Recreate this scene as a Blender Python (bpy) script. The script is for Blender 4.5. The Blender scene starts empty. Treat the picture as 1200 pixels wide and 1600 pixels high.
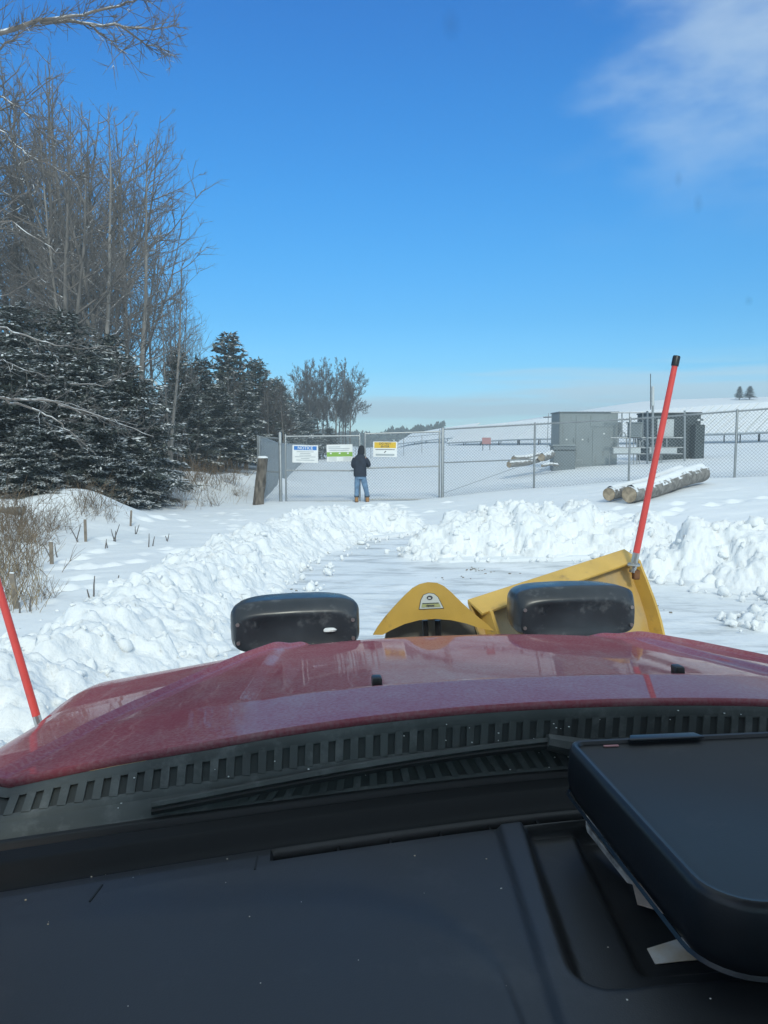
import bpy, bmesh, math, random
import numpy as np
from mathutils import Vector, Matrix, Quaternion, noise as mnoise

R = math.radians
scene = bpy.context.scene
COL = scene.collection

# ------------------------------------------------------------------ camera
H = 1.97                                   # eye height above the ground under the truck
FPX = 1200.0                               # focal length in pixels of the 1200 x 1600 photograph
PITCH = math.atan(110 / 1200)
cd = bpy.data.cameras.new("camera")
cam = bpy.data.objects.new("camera", cd); COL.objects.link(cam)
cam.location = (0, 0, H); cam.rotation_euler = (math.pi / 2 - PITCH, 0, 0)
cd.sensor_fit = 'VERTICAL'; cd.sensor_height = 24.0; cd.lens = 24.0 * FPX / 1600
cd.clip_start = 0.02; cd.clip_end = 5000
scene.camera = cam
scene.render.resolution_x = 768; scene.render.resolution_y = 1024

# ------------------------------------------------------------------ sky, sun, exposure
SUN_EL, SUN_AZ = 34.0, -8.0                # behind the camera, a little to the right
S = Vector((-math.sin(R(SUN_AZ)) * math.cos(R(SUN_EL)), -math.cos(R(SUN_AZ)) * math.cos(R(SUN_EL)), math.sin(R(SUN_EL))))
world = bpy.data.worlds.new("World"); scene.world = world; world.use_nodes = True
wt = world.node_tree; wn = wt.nodes; wl = wt.links; wn.clear()
def wnode(t, **k):
    n = wn.new(t)
    for a, b in k.items(): setattr(n, a, b)
    return n
sky = wnode('ShaderNodeTexSky', sky_type='NISHITA', sun_disc=False, sun_elevation=R(SUN_EL), sun_rotation=R(180 + SUN_AZ))
sky.altitude = 300; sky.air_density = 1.0; sky.dust_density = 0.25; sky.ozone_density = 3.0
tint = wnode('ShaderNodeMix', data_type='RGBA', blend_type='MULTIPLY'); tint.inputs[0].default_value = 1
wl.new(sky.outputs[0], tint.inputs[6])
tc = wnode('ShaderNodeTexCoord')
sep = wnode('ShaderNodeSeparateXYZ'); wl.new(tc.outputs['Generated'], sep.inputs[0])
# deep winter blue: colour balance of the clear sky by height above the horizon
SKYC = [(0.0, (.72, .96, 1.30)), (.05, (.54, .86, 1.20)), (.09, (.36, .76, 1.05)), (.153, (.27, .72, 1.02)), (.228, (.23, .76, 1.11)), (.299, (.205, .78, 1.20)), (.394, (.19, .78, 1.29)), (.466, (.19, .76, 1.34))]
skr = wnode('ShaderNodeValToRGB'); wl.new(sep.outputs[2], skr.inputs[0])
while len(skr.color_ramp.elements) < len(SKYC): skr.color_ramp.elements.new(0.99)
for e_, (p_, c_) in zip(skr.color_ramp.elements, SKYC): e_.position = p_; e_.color = (*[q_ / 2 for q_ in c_], 1)
sc2 = wnode('ShaderNodeMix', data_type='RGBA', blend_type='MULTIPLY'); sc2.inputs[0].default_value = 1; sc2.inputs[7].default_value = (2, 2, 2, 1)
wl.new(skr.outputs[0], sc2.inputs[6]); wl.new(sc2.outputs[2], tint.inputs[7])
def wmath(op, a, b=None, c=None):
    n = wnode('ShaderNodeMath', operation=op)
    for i, v in enumerate((a, b, c)):
        if v is None: continue
        if isinstance(v, (int, float)): n.inputs[i].default_value = v
        else: wl.new(v, n.inputs[i])
    return n.outputs[0]
def wrange(v, a, b):
    n = wnode('ShaderNodeMapRange', interpolation_type='SMOOTHSTEP'); wl.new(v, n.inputs[0])
    n.inputs[1].default_value = a; n.inputs[2].default_value = b
    return n.outputs[0]
# wispy clouds on the right side of the sky
mp = wnode('ShaderNodeMapping'); wl.new(tc.outputs['Generated'], mp.inputs[0])
mp.inputs['Rotation'].default_value = (0.0, 0.55, 0.0); mp.inputs['Scale'].default_value = (2.2, 2.2, 5.0)
mp.inputs['Location'].default_value = (0.35, 0.0, 0.1)
nz = wnode('ShaderNodeTexNoise'); wl.new(mp.outputs[0], nz.inputs['Vector'])
nz.inputs['Scale'].default_value = 1.7; nz.inputs['Detail'].default_value = 7; nz.inputs['Roughness'].default_value = 0.52
over = wmath('MAXIMUM', wrange(sep.outputs[2], 0.47, 0.66), wrange(wmath('MULTIPLY', sep.outputs[1], -1.0), -0.35, 0.25))   # unseen clouds overhead and behind, added to whiten the blue ambient light
side = wmath('MAXIMUM', wrange(sep.outputs[0], -0.08, 0.46), over)
cl = wmath('MULTIPLY', wrange(wmath('ADD', nz.outputs[0], wmath('ADD', wmath('MULTIPLY', side, 0.15), wmath('MULTIPLY', over, 0.16))), 0.56, 0.84), side)
cl = wmath('MULTIPLY', cl, wmath('MAXIMUM', wrange(sep.outputs[2], 0.20, 0.40), wmath('MULTIPLY', over, wrange(sep.outputs[2], 0.0, 0.2))))
# thin bands low over the horizon
mp2 = wnode('ShaderNodeMapping'); wl.new(tc.outputs['Generated'], mp2.inputs[0]); mp2.inputs['Scale'].default_value = (1.6, 1.6, 30)
nz2 = wnode('ShaderNodeTexNoise'); wl.new(mp2.outputs[0], nz2.inputs['Vector'])
nz2.inputs['Scale'].default_value = 1.5; nz2.inputs['Detail'].default_value = 4
low = wmath('MULTIPLY', wrange(sep.outputs[2], -0.02, 0.04), wmath('SUBTRACT', 1.0, wrange(sep.outputs[2], 0.06, 0.12)))
band = wmath('MULTIPLY', wmath('MULTIPLY', wrange(nz2.outputs[0], 0.40, 0.58), low), 0.8)
mixc = wnode('ShaderNodeMix', data_type='RGBA'); wl.new(tint.outputs[2], mixc.inputs[6])
mixc.inputs[7].default_value = (5.6, 6.4, 7.0, 1); wl.new(wmath('MULTIPLY', cl, wmath('ADD', 0.52, wmath('MULTIPLY', over, 0.35))), mixc.inputs[0])
mixb = wnode('ShaderNodeMix', data_type='RGBA'); wl.new(mixc.outputs[2], mixb.inputs[6])
mixb.inputs[7].default_value = (4.6, 5.9, 7.2, 1); wl.new(band, mixb.inputs[0])
bg = wnode('ShaderNodeBackground'); bg.inputs[1].default_value = 0.106
wl.new(mixb.outputs[2], bg.inputs[0])
wo = wnode('ShaderNodeOutputWorld'); wl.new(bg.outputs[0], wo.inputs[0])

sl = bpy.data.lights.new("sun", 'SUN'); sl.energy = 1.55; sl.angle = R(9.0); sl.color = (1.0, 0.95, 0.86)
so = bpy.data.objects.new("sun", sl); COL.objects.link(so)
so.rotation_euler = S.to_track_quat('Z', 'Y').to_euler(); so.location = S * 50

vs = scene.view_settings
vs.view_transform = 'Standard'; vs.look = 'None'; vs.exposure = 0.45; vs.gamma = 1.0
scene.render.engine = 'CYCLES'
scene.cycles.max_bounces = 6; scene.cycles.transparent_max_bounces = 16; scene.cycles.diffuse_bounces = 3
scene.cycles.glossy_bounces = 3; scene.cycles.caustics_reflective = False; scene.cycles.caustics_refractive = False
scene.cycles.use_denoising = True

# ------------------------------------------------------------------ pixel <-> place helpers (photograph pixels, true distance)
cp, sp = math.cos(PITCH), math.sin(PITCH)
def ray(px, py):
    X = (px - 600) / FPX; Y = (800 - py) / FPX
    return X, cp + Y * sp, -sp + Y * cp
def at(px, py, d):
    x, y, z = ray(px, py); k = d / y
    return Vector((x * k, d, H + z * k))
TH = R(6.5); CU = 0.474                    # truck heading to the left of the view; camera left of the truck's centre line
def w2t(p): # world -> truck
    return Vector((p[0] * math.cos(TH) + p[1] * math.sin(TH) - CU, -p[0] * math.sin(TH) + p[1] * math.cos(TH), p[2]))
def t_at(px, py, d): return w2t(at(px, py, d))
def t_drop(px, py, drop):
    x, y, z = ray(px, py); k = -drop / z
    return w2t(Vector((x * k, y * k, H - drop)))

# ------------------------------------------------------------------ materials
MATS = {}
def nodes_of(m): return m.node_tree.nodes, m.node_tree.links
def mat(name, col, rough=0.6, metal=0.0, spec=0.5, coat=0.0, coat_rough=0.03, var=0.0, scale=8.0, bump=0.0, bscale=30.0, col2=None, detail=5.0, coords='Object', stretch=(1, 1, 1), rvar=0.0):
    m = bpy.data.materials.new(name); m.use_nodes = True
    n, l = nodes_of(m); b = n['Principled BSDF']
    b.inputs['Base Color'].default_value = (*col, 1); b.inputs['Roughness'].default_value = rough
    b.inputs['Metallic'].default_value = metal; b.inputs['Specular IOR Level'].default_value = spec
    b.inputs['Coat Weight'].default_value = coat; b.inputs['Coat Roughness'].default_value = coat_rough
    if var or col2 or bump or rvar:
        t = n.new('ShaderNodeTexCoord'); mpn = n.new('ShaderNodeMapping'); l.new(t.outputs[coords], mpn.inputs[0]); mpn.inputs['Scale'].default_value = stretch
    if var or col2:
        z = n.new('ShaderNodeTexNoise'); l.new(mpn.outputs[0], z.inputs['Vector']); z.inputs['Scale'].default_value = scale; z.inputs['Detail'].default_value = detail
        r = n.new('ShaderNodeValToRGB'); l.new(z.outputs[0], r.inputs[0])
        a = tuple(c * (1 - var) for c in col); c2 = col2 if col2 else tuple(min(1, c * (1 + var)) for c in col)
        r.color_ramp.elements[0].position = 0.33; r.color_ramp.elements[1].position = 0.68
        r.color_ramp.elements[0].color = (*a, 1); r.color_ramp.elements[1].color = (*c2, 1)
        l.new(r.outputs[0], b.inputs['Base Color'])
    if rvar:
        z3 = n.new('ShaderNodeTexNoise'); l.new(mpn.outputs[0], z3.inputs['Vector']); z3.inputs['Scale'].default_value = scale * 1.7
        mr = n.new('ShaderNodeMapRange'); l.new(z3.outputs[0], mr.inputs[0]); mr.inputs[1].default_value = 0.3; mr.inputs[2].default_value = 0.7
        mr.inputs[3].default_value = max(0.02, rough - rvar); mr.inputs[4].default_value = min(1, rough + rvar); l.new(mr.outputs[0], b.inputs['Roughness'])
    if bump:
        z2 = n.new('ShaderNodeTexNoise'); l.new(mpn.outputs[0], z2.inputs['Vector']); z2.inputs['Scale'].default_value = bscale; z2.inputs['Detail'].default_value = 6
        bp = n.new('ShaderNodeBump'); bp.inputs['Strength'].default_value = bump; bp.inputs['Distance'].default_value = 0.02
        l.new(z2.outputs[0], bp.inputs['Height']); l.new(bp.outputs[0], b.inputs['Normal'])
    MATS[name] = m
    return m
def snowy(name, col, amount=0.5, rough=0.85, var=0.3, scale=6.0, nscale=9.0, stretch=(1, 1, 1), bump=0.4):
    """bark or wood with snow lying on faces that look upwards"""
    m = mat(name, col, rough, var=var, scale=scale, bump=bump, bscale=scale * 5, stretch=stretch)
    n, l = nodes_of(m); b = n['Principled BSDF']
    g = n.new('ShaderNodeNewGeometry'); s = n.new('ShaderNodeSeparateXYZ'); l.new(g.outputs['True Normal'], s.inputs[0])
    z = n.new('ShaderNodeTexNoise'); l.new(g.outputs['Position'], z.inputs['Vector']); z.inputs['Scale'].default_value = nscale; z.inputs['Detail'].default_value = 3
    a = n.new('ShaderNodeMath'); a.operation = 'MULTIPLY_ADD'; l.new(z.outputs[0], a.inputs[0]); a.inputs[1].default_value = 1.6; l.new(s.outputs[2], a.inputs[2])
    mr = n.new('ShaderNodeMapRange'); l.new(a.outputs[0], mr.inputs[0]); mr.inputs[1].default_value = 1.75 - amount; mr.inputs[2].default_value = 1.95 - amount
    mx = n.new('ShaderNodeMix'); mx.data_type = 'RGBA'; l.new(mr.outputs[0], mx.inputs[0])
    src = b.inputs['Base Color'].links[0].from_socket; l.new(src, mx.inputs[6]); mx.inputs[7].default_value = (0.8, 0.83, 0.86, 1)
    l.new(mx.outputs[2], b.inputs['Base Color'])
    return m

def snow_mat(name, a, b_, scale, bump, bscale, rough=0.7, dirt=None):
    m = bpy.data.materials.new(name); m.use_nodes = True; n, l = nodes_of(m); b = n['Principled BSDF']
    t = n.new('ShaderNodeTexCoord')
    z = n.new('ShaderNodeTexNoise'); l.new(t.outputs['Object'], z.inputs['Vector']); z.inputs['Scale'].default_value = scale; z.inputs['Detail'].default_value = 8
    r = n.new('ShaderNodeValToRGB'); l.new(z.outputs[0], r.inputs[0]); r.color_ramp.elements[0].position = 0.35; r.color_ramp.elements[1].position = 0.65
    r.color_ramp.elements[0].color = (*a, 1); r.color_ramp.elements[1].color = (*b_, 1)
    out = r.outputs[0]
    if dirt:
        mpn = n.new('ShaderNodeMapping'); l.new(t.outputs['Object'], mpn.inputs[0]); mpn.inputs['Scale'].default_value = (0.7, 2.6, 1); mpn.inputs['Rotation'].default_value = (0, 0, 0.35)
        z3 = n.new('ShaderNodeTexNoise'); l.new(mpn.outputs[0], z3.inputs['Vector']); z3.inputs['Scale'].default_value = 1.3; z3.inputs['Detail'].default_value = 9; z3.inputs['Roughness'].default_value = 0.65
        mr = n.new('ShaderNodeMapRange'); l.new(z3.outputs[0], mr.inputs[0]); mr.inputs[1].default_value = 0.48; mr.inputs[2].default_value = 0.72
        mx = n.new('ShaderNodeMix'); mx.data_type = 'RGBA'; l.new(mr.outputs[0], mx.inputs[0]); l.new(out, mx.inputs[6]); mx.inputs[7].default_value = (*dirt, 1); out = mx.outputs[2]
    l.new(out, b.inputs['Base Color']); b.inputs['Roughness'].default_value = rough; b.inputs['Specular IOR Level'].default_value = 0.25
    z2 = n.new('ShaderNodeTexNoise'); l.new(t.outputs['Object'], z2.inputs['Vector']); z2.inputs['Scale'].default_value = bscale; z2.inputs['Detail'].default_value = 7
    bp = n.new('ShaderNodeBump'); bp.inputs['Strength'].default_value = bump; bp.inputs['Distance'].default_value = 0.03
    l.new(z2.outputs[0], bp.inputs['Height']); l.new(bp.outputs[0], b.inputs['Normal'])
    MATS[name] = m; return m
snow_mat('snow', (0.78, 0.81, 0.83), (0.82, 0.84, 0.86), 0.5, 0.25, 9)
snow_mat('snow_pile', (0.79, 0.81, 0.82), (0.84, 0.855, 0.865), 3.0, 0.5, 22)
snow_mat('packed_snow', (0.74, 0.77, 0.79), (0.82, 0.84, 0.86), 1.2, 0.4, 14, rough=0.5, dirt=(0.33, 0.35, 0.36))
snowy('bark', (0.15, 0.138, 0.128), amount=0.10, var=0.35, scale=5, stretch=(1, 1, 0.25))
snowy('bark_pale', (0.22, 0.205, 0.19), amount=0.12, var=0.35, scale=4, stretch=(1, 1, 0.25))
snowy('twig', (0.15, 0.135, 0.125), amount=0.22, var=0.25, scale=2)
mat('twig_far', (0.085, 0.078, 0.075), 0.9, var=0.25, scale=2)
snowy('snowy_limb', (0.19, 0.165, 0.15), amount=0.42, var=0.25, scale=6, nscale=4)
mat('brush', (0.20, 0.145, 0.095), 0.9, var=0.35, scale=3)
mat('straw', (0.36, 0.27, 0.16), 0.9, var=0.3, scale=3)
mat('needle', (0.080, 0.095, 0.082), 0.75, var=0.45, scale=2.5)
mat('needle_far', (0.095, 0.108, 0.090), 0.8, var=0.4, scale=1.5)
mat('needle_snow', (0.72, 0.74, 0.75), 0.8, var=0.12, scale=7)
mat('galvanised', (0.34, 0.36, 0.37), 0.45, metal=0.55, var=0.12, scale=4)
mat('wire', (0.33, 0.36, 0.38), 0.5, metal=0.3)
mat('slat', (0.33, 0.37, 0.40), 0.6, var=0.10, scale=2)
mat('sign_white', (0.78, 0.79, 0.78), 0.5, var=0.04, scale=6)
mat('sign_blue', (0.03, 0.19, 0.55), 0.5); mat('sign_green', (0.23, 0.42, 0.07), 0.5); mat('sign_yellow', (0.70, 0.45, 0.03), 0.5)
mat('sign_text', (0.06, 0.06, 0.07), 0.6); mat('sign_grey', (0.38, 0.42, 0.44), 0.6); mat('sign_red', (0.42, 0.20, 0.20), 0.6)
mat('jacket', (0.018, 0.026, 0.044), 0.8, var=0.25, scale=9, bump=0.5, bscale=14)
mat('jeans', (0.13, 0.22, 0.34), 0.9, var=0.25, scale=10, bump=0.3, bscale=16)
mat('jeans_cuff', (0.05, 0.07, 0.09), 0.9); mat('boot', (0.36, 0.19, 0.075), 0.8, var=0.2, scale=12); mat('boot_sole', (0.05, 0.045, 0.04), 0.9)
mat('skin', (0.45, 0.27, 0.20), 0.6); mat('cap', (0.016, 0.02, 0.028), 0.9, bump=0.6, bscale=60)
mat('cabinet_grey', (0.22, 0.255, 0.265), 0.5, var=0.06, scale=1.2); mat('cabinet_mid', (0.15, 0.18, 0.195), 0.5, var=0.06, scale=1.5)
mat('cabinet_dark', (0.035, 0.05, 0.055), 0.55, var=0.15, scale=2); mat('cabinet_pale', (0.50, 0.54, 0.55), 0.5, var=0.06, scale=2)
mat('white_plastic', (0.75, 0.76, 0.76), 0.4)
snowy('log_bark', (0.21, 0.20, 0.185), amount=0.40, var=0.4, scale=9, nscale=6, stretch=(1, 1, 1), bump=0.8)
mat('log_end', (0.34, 0.27, 0.19), 0.9, var=0.35, scale=9, bump=0.5, bscale=40)
snowy('post_wood', (0.135, 0.115, 0.095), amount=-0.15, var=0.6, scale=9, stretch=(1, 1, 0.35), bump=1.0)
snowy('stake_wood', (0.24, 0.20, 0.16), amount=-0.1, var=0.3, scale=8)
snow_mat('panel_snow', (0.86, 0.88, 0.89), (0.90, 0.91, 0.92), 0.8, 0.15, 6)
mat('steel_dark', (0.08, 0.09, 0.10), 0.6, metal=0.4)
mat('plastic_black', (0.028, 0.034, 0.042), 0.34, var=0.3, scale=6, rvar=0.08)
mat('nozzle_black', (0.012, 0.012, 0.013), 0.4)
mat('plow_yellow', (0.62, 0.39, 0.085), 0.42, var=0.14, scale=5, rvar=0.1, bump=0.06, bscale=25)
mat('plow_yellow_worn', (0.58, 0.36, 0.09), 0.5, col2=(0.47, 0.35, 0.19), var=0.12, scale=7, rvar=0.1)
mat('plow_edge', (0.10, 0.075, 0.05), 0.8, var=0.4, scale=9)
mat('rust', (0.17, 0.075, 0.03), 0.9, var=0.4, scale=20)
mat('marker_red', (0.70, 0.075, 0.065), 0.45, var=0.06, scale=14)
mat('chrome', (0.55, 0.55, 0.53), 0.3, metal=0.9)
mat('decal', (0.60, 0.64, 0.60), 0.5); mat('decal_green', (0.40, 0.42, 0.20), 0.5)
mat('cowl', (0.060, 0.066, 0.066), 0.7, var=0.25, scale=9, rvar=0.1); mat('cowl_dark', (0.042, 0.046, 0.046), 0.8); mat('rubber_slot_shade', (0.006, 0.007, 0.008), 0.7)
mat('dash', (0.024, 0.025, 0.026), 0.42, var=0.08, scale=3, bump=0.05, bscale=420, rvar=0.04)
mat('dash_dark', (0.006, 0.007, 0.008), 0.6, spec=0.2, bump=0.05, bscale=420)
mat('tray_black', (0.007, 0.009, 0.012), 0.38, bump=0.03, bscale=300); mat('tray_face', (0.011, 0.012, 0.014), 0.55, bump=0.05, bscale=500)
mat('headliner', (0.55, 0.53, 0.50), 0.9); mat('paper', (0.82, 0.81, 0.77), 0.8, col2=(0.60, 0.47, 0.30), var=0.05, scale=22); mat('dusty_strip', (0.26, 0.25, 0.24), 0.8, col2=(0.62, 0.58, 0.52), var=0.5, scale=60)
mat('brown_card', (0.55, 0.44, 0.36), 0.85, var=0.2, scale=30)

def worn(m, col, scale, lo, hi, stretch=(1, 1, 1), rough=None):
    m = MATS[m]; n, l = nodes_of(m); b = n['Principled BSDF']; t = n.new('ShaderNodeTexCoord'); mp_ = n.new('ShaderNodeMapping'); l.new(t.outputs['Object'], mp_.inputs[0]); mp_.inputs['Scale'].default_value = stretch
    z = n.new('ShaderNodeTexNoise'); l.new(mp_.outputs[0], z.inputs['Vector']); z.inputs['Scale'].default_value = scale; z.inputs['Detail'].default_value = 8; z.inputs['Roughness'].default_value = 0.68
    mr = n.new('ShaderNodeMapRange'); l.new(z.outputs[0], mr.inputs[0]); mr.inputs[1].default_value = lo; mr.inputs[2].default_value = hi
    mx = n.new('ShaderNodeMix'); mx.data_type = 'RGBA'; l.new(mr.outputs[0], mx.inputs[0]); mx.inputs[7].default_value = (*col, 1)
    if b.inputs['Base Color'].links: l.new(b.inputs['Base Color'].links[0].from_socket, mx.inputs[6])
    else: mx.inputs[6].default_value = b.inputs['Base Color'].default_value
    l.new(mx.outputs[2], b.inputs['Base Color'])
mat('arch_grey', (0.16, 0.15, 0.13), 0.8, var=0.3, scale=8)
worn('plow_yellow', (0.30, 0.19, 0.075), 9, 0.60, 0.74); worn('plow_yellow_worn', (0.30, 0.22, 0.12), 6, 0.52, 0.72, (1, 1, .5)); worn('plow_yellow', (0.70, 0.60, 0.42), 30, 0.66, 0.72)
worn('plastic_black', (0.16, 0.17, 0.18), 14, 0.56, 0.80); worn('dash', (0.055, 0.055, 0.055), 5, 0.55, 0.80); worn('tray_face', (0.035, 0.035, 0.035), 9, 0.58, 0.80)
worn('cabinet_grey', (0.16, 0.175, 0.17), 2.5, 0.56, 0.74, (2, 2, .4)); worn('cowl', (0.13, 0.135, 0.135), 16, 0.52, 0.72); worn('marker_red', (0.45, 0.10, 0.09), 18, 0.60, 0.75)
def red_paint():
    m = mat('truck_red', (0.115, 0.006, 0.013), 0.5, spec=0.0, coat=0.48, coat_rough=0.03)
    n, l = nodes_of(m); b = n['Principled BSDF']; b.inputs['Coat IOR'].default_value = 1.38
    t = n.new('ShaderNodeTexCoord'); z = n.new('ShaderNodeTexNoise'); l.new(t.outputs['Object'], z.inputs['Vector']); z.inputs['Scale'].default_value = 5; z.inputs['Detail'].default_value = 9; z.inputs['Roughness'].default_value = 0.7
    z2 = n.new('ShaderNodeTexNoise'); l.new(t.outputs['Object'], z2.inputs['Vector']); z2.inputs['Scale'].default_value = 160; z2.inputs['Detail'].default_value = 3
    a = n.new('ShaderNodeMath'); a.operation = 'MULTIPLY'; l.new(z.outputs[0], a.inputs[0]); l.new(z2.outputs[0], a.inputs[1])
    mr = n.new('ShaderNodeMapRange'); l.new(a.outputs[0], mr.inputs[0]); mr.inputs[1].default_value = 0.15; mr.inputs[2].default_value = 0.42; mr.inputs[3].default_value = 0.18; mr.inputs[4].default_value = 0.62
    mx = n.new('ShaderNodeMix'); mx.data_type = 'RGBA'; l.new(mr.outputs[0], mx.inputs[0]); mx.inputs[6].default_value = (0.28, 0.036, 0.060, 1); mx.inputs[7].default_value = (0.40, 0.25, 0.265, 1)
    l.new(mx.outputs[2], b.inputs['Base Color'])
    return m
red_paint(); worn('truck_red', (0.38, 0.27, 0.28), 5, 0.54, 0.92, (1.6, .5, 1))
def glass():
    m = bpy.data.materials.new('windshield_glass'); m.use_nodes = True; n, l = nodes_of(m); n.clear()
    t = n.new('ShaderNodeBsdfTransparent'); t.inputs[0].default_value = (0.925, 0.980, 0.940, 1)
    o = n.new('ShaderNodeOutputMaterial'); l.new(t.outputs[0], o.inputs[0]); MATS['windshield_glass'] = m
    m = bpy.data.materials.new('glass_smudge'); m.use_nodes = True; n, l = nodes_of(m); n.clear()
    t = n.new('ShaderNodeBsdfTransparent'); d = n.new('ShaderNodeBsdfDiffuse'); d.inputs[0].default_value = (0.10, 0.11, 0.13, 1); mx = n.new('ShaderNodeMixShader')
    tc_ = n.new('ShaderNodeTexCoord'); gr = n.new('ShaderNodeTexGradient'); gr.gradient_type = 'SPHERICAL'; l.new(tc_.outputs['Object'], gr.inputs[0])
    mu = n.new('ShaderNodeMath'); mu.operation = 'MULTIPLY'; l.new(gr.outputs[0], mu.inputs[0]); mu.inputs[1].default_value = 0.13; l.new(mu.outputs[0], mx.inputs[0])
    l.new(t.outputs[0], mx.inputs[1]); l.new(d.outputs[0], mx.inputs[2]); o = n.new('ShaderNodeOutputMaterial'); l.new(mx.outputs[0], o.inputs[0]); MATS['glass_smudge'] = m
glass()

# ------------------------------------------------------------------ object helpers
def tag(o, label=None, cat=None, group=None, kind=None):
    if label: o['label'] = label
    if cat: o['category'] = cat
    if group: o['group'] = group
    if kind: o['kind'] = kind
    return o
def thing(name, label, cat, loc=(0, 0, 0), rz=0.0, group=None):
    o = bpy.data.objects.new(name, None); COL.objects.link(o); o.location = loc; o.rotation_euler = (0, 0, rz); o.empty_display_size = 0.2
    return tag(o, label, cat, group)
def link(name, me, m, parent=None, loc=None, smooth=False):
    o = bpy.data.objects.new(name, me); COL.objects.link(o)
    if m and not me.materials:
        for q in (m if isinstance(m, (list, tuple)) else [m]): me.materials.append(MATS[q])
    if parent: o.parent = parent
    if loc is not None: o.location = loc
    if smooth: me.polygons.foreach_set('use_smooth', [True] * len(me.polygons))
    return o
def copy_tree(o, parent=None):
    c = o.copy(); COL.objects.link(c); c.parent = parent
    for ch in o.children: copy_tree(ch, c)
    return c
def np_mesh(name, v, quads=None, tris=None):
    me = bpy.data.meshes.new(name); v = np.asarray(v, dtype=np.float32)
    nq = 0 if quads is None else len(quads); nt = 0 if tris is None else len(tris)
    me.vertices.add(len(v)); me.vertices.foreach_set('co', v.ravel())
    loops = np.concatenate([np.asarray(a, dtype=np.int32).ravel() for a in (quads, tris) if a is not None and len(a)])
    me.loops.add(len(loops)); me.loops.foreach_set('vertex_index', loops)
    starts = np.concatenate([np.arange(nq) * 4, nq * 4 + np.arange(nt) * 3]).astype(np.int32)
    me.polygons.add(nq + nt); me.polygons.foreach_set('loop_start', starts)
    me.update(calc_edges=True); me.validate()
    return me

class MB:
    def __init__(s): s.v = []; s.f = []
    def quad(s, a, b, c, d):
        i = len(s.v); s.v += [tuple(a), tuple(b), tuple(c), tuple(d)]; s.f.append((i, i + 1, i + 2, i + 3)); return s
    def box(s, c, size, rot=None):
        i = len(s.v); c = Vector(c); hx, hy, hz = size[0] / 2, size[1] / 2, size[2] / 2
        for q in ((-1, -1, -1), (1, -1, -1), (1, 1, -1), (-1, 1, -1), (-1, -1, 1), (1, -1, 1), (1, 1, 1), (-1, 1, 1)):
            p = Vector((q[0] * hx, q[1] * hy, q[2] * hz))
            if rot is not None: p = rot @ p
            s.v.append(tuple(c + p))
        s.f += [tuple(i + k for k in q) for q in ((0, 3, 2, 1), (4, 5, 6, 7), (0, 1, 5, 4), (1, 2, 6, 5), (2, 3, 7, 6), (3, 0, 4, 7))]; return s
    def tube(s, pts, radii, n=6, caps=True):
        pts = [Vector(p) for p in pts]
        if not isinstance(radii, (list, tuple)): radii = [radii] * len(pts)
        base = len(s.v); ref = None
        for k, p in enumerate(pts):
            d = (pts[min(k + 1, len(pts) - 1)] - pts[max(k - 1, 0)])
            d = d.normalized() if d.length > 1e-9 else Vector((0, 0, 1))
            if ref is None: ref = Vector((1, 0, 0)) if abs(d.x) < 0.8 else Vector((0, 1, 0))
            u = (ref - d * ref.dot(d)).normalized(); w = d.cross(u); ref = u
            for j in range(n):
                a = 2 * math.pi * j / n; s.v.append(tuple(p + (u * math.cos(a) + w * math.sin(a)) * radii[k]))
        for k in range(len(pts) - 1):
            for j in range(n):
                a = base + k * n + j; b = base + k * n + (j + 1) % n; s.f.append((a, b, b + n, a + n))
        if caps:
            s.f.append(tuple(base + j for j in reversed(range(n)))); e = base + (len(pts) - 1) * n; s.f.append(tuple(e + j for j in range(n)))
        return s
    def prism(s, poly, a, b):
        """poly: list of points (Vector) ; a,b: offset vectors of the two ends"""
        i = len(s.v); n = len(poly); a = Vector(a); b = Vector(b)
        s.v += [tuple(Vector(p) + a) for p in poly] + [tuple(Vector(p) + b) for p in poly]
        s.f.append(tuple(reversed(range(i, i + n)))); s.f.append(tuple(range(i + n, i + 2 * n)))
        for k in range(n): s.f.append((i + k, i + (k + 1) % n, i + n + (k + 1) % n, i + n + k))
        return s
    def mesh(s, name):
        me = bpy.data.meshes.new(name); me.from_pydata(s.v, [], s.f); me.update(); return me
    def build(s, name, m, parent=None, smooth=False, bevel=0.0, seg=2):
        me = s.mesh(name)
        if bevel or True:
            bm = bmesh.new(); bm.from_mesh(me)
            bmesh.ops.recalc_face_normals(bm, faces=bm.faces)
            if bevel:
                bmesh.ops.bevel(bm, geom=[e for e in bm.edges if e.calc_face_angle(0) > 0.5], offset=bevel, segments=seg, affect='EDGES', profile=0.5, clamp_overlap=True)
            bm.to_mesh(me); bm.free()
        o = link(name, me, m, parent)
        if smooth:
            me.polygons.foreach_set('use_smooth', [True] * len(me.polygons))
            try: me.set_sharp_from_angle(angle=R(40))
            except Exception: pass
        return o
def text_mesh(name, body, size, m, parent, loc, rot):
    c = bpy.data.curves.new(name, 'FONT'); c.body = body; c.size = size; c.align_x = 'CENTER'; c.align_y = 'CENTER'; c.resolution_u = 3; c.extrude = 0.0006; c.offset = size * 0.012
    t = bpy.data.objects.new(name, c); COL.objects.link(t); bpy.context.view_layer.update()
    me = bpy.data.meshes.new_from_object(t); bpy.data.objects.remove(t)
    o = link(name, me, m, parent); o.location = loc; o.rotation_euler = rot; return o

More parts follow.
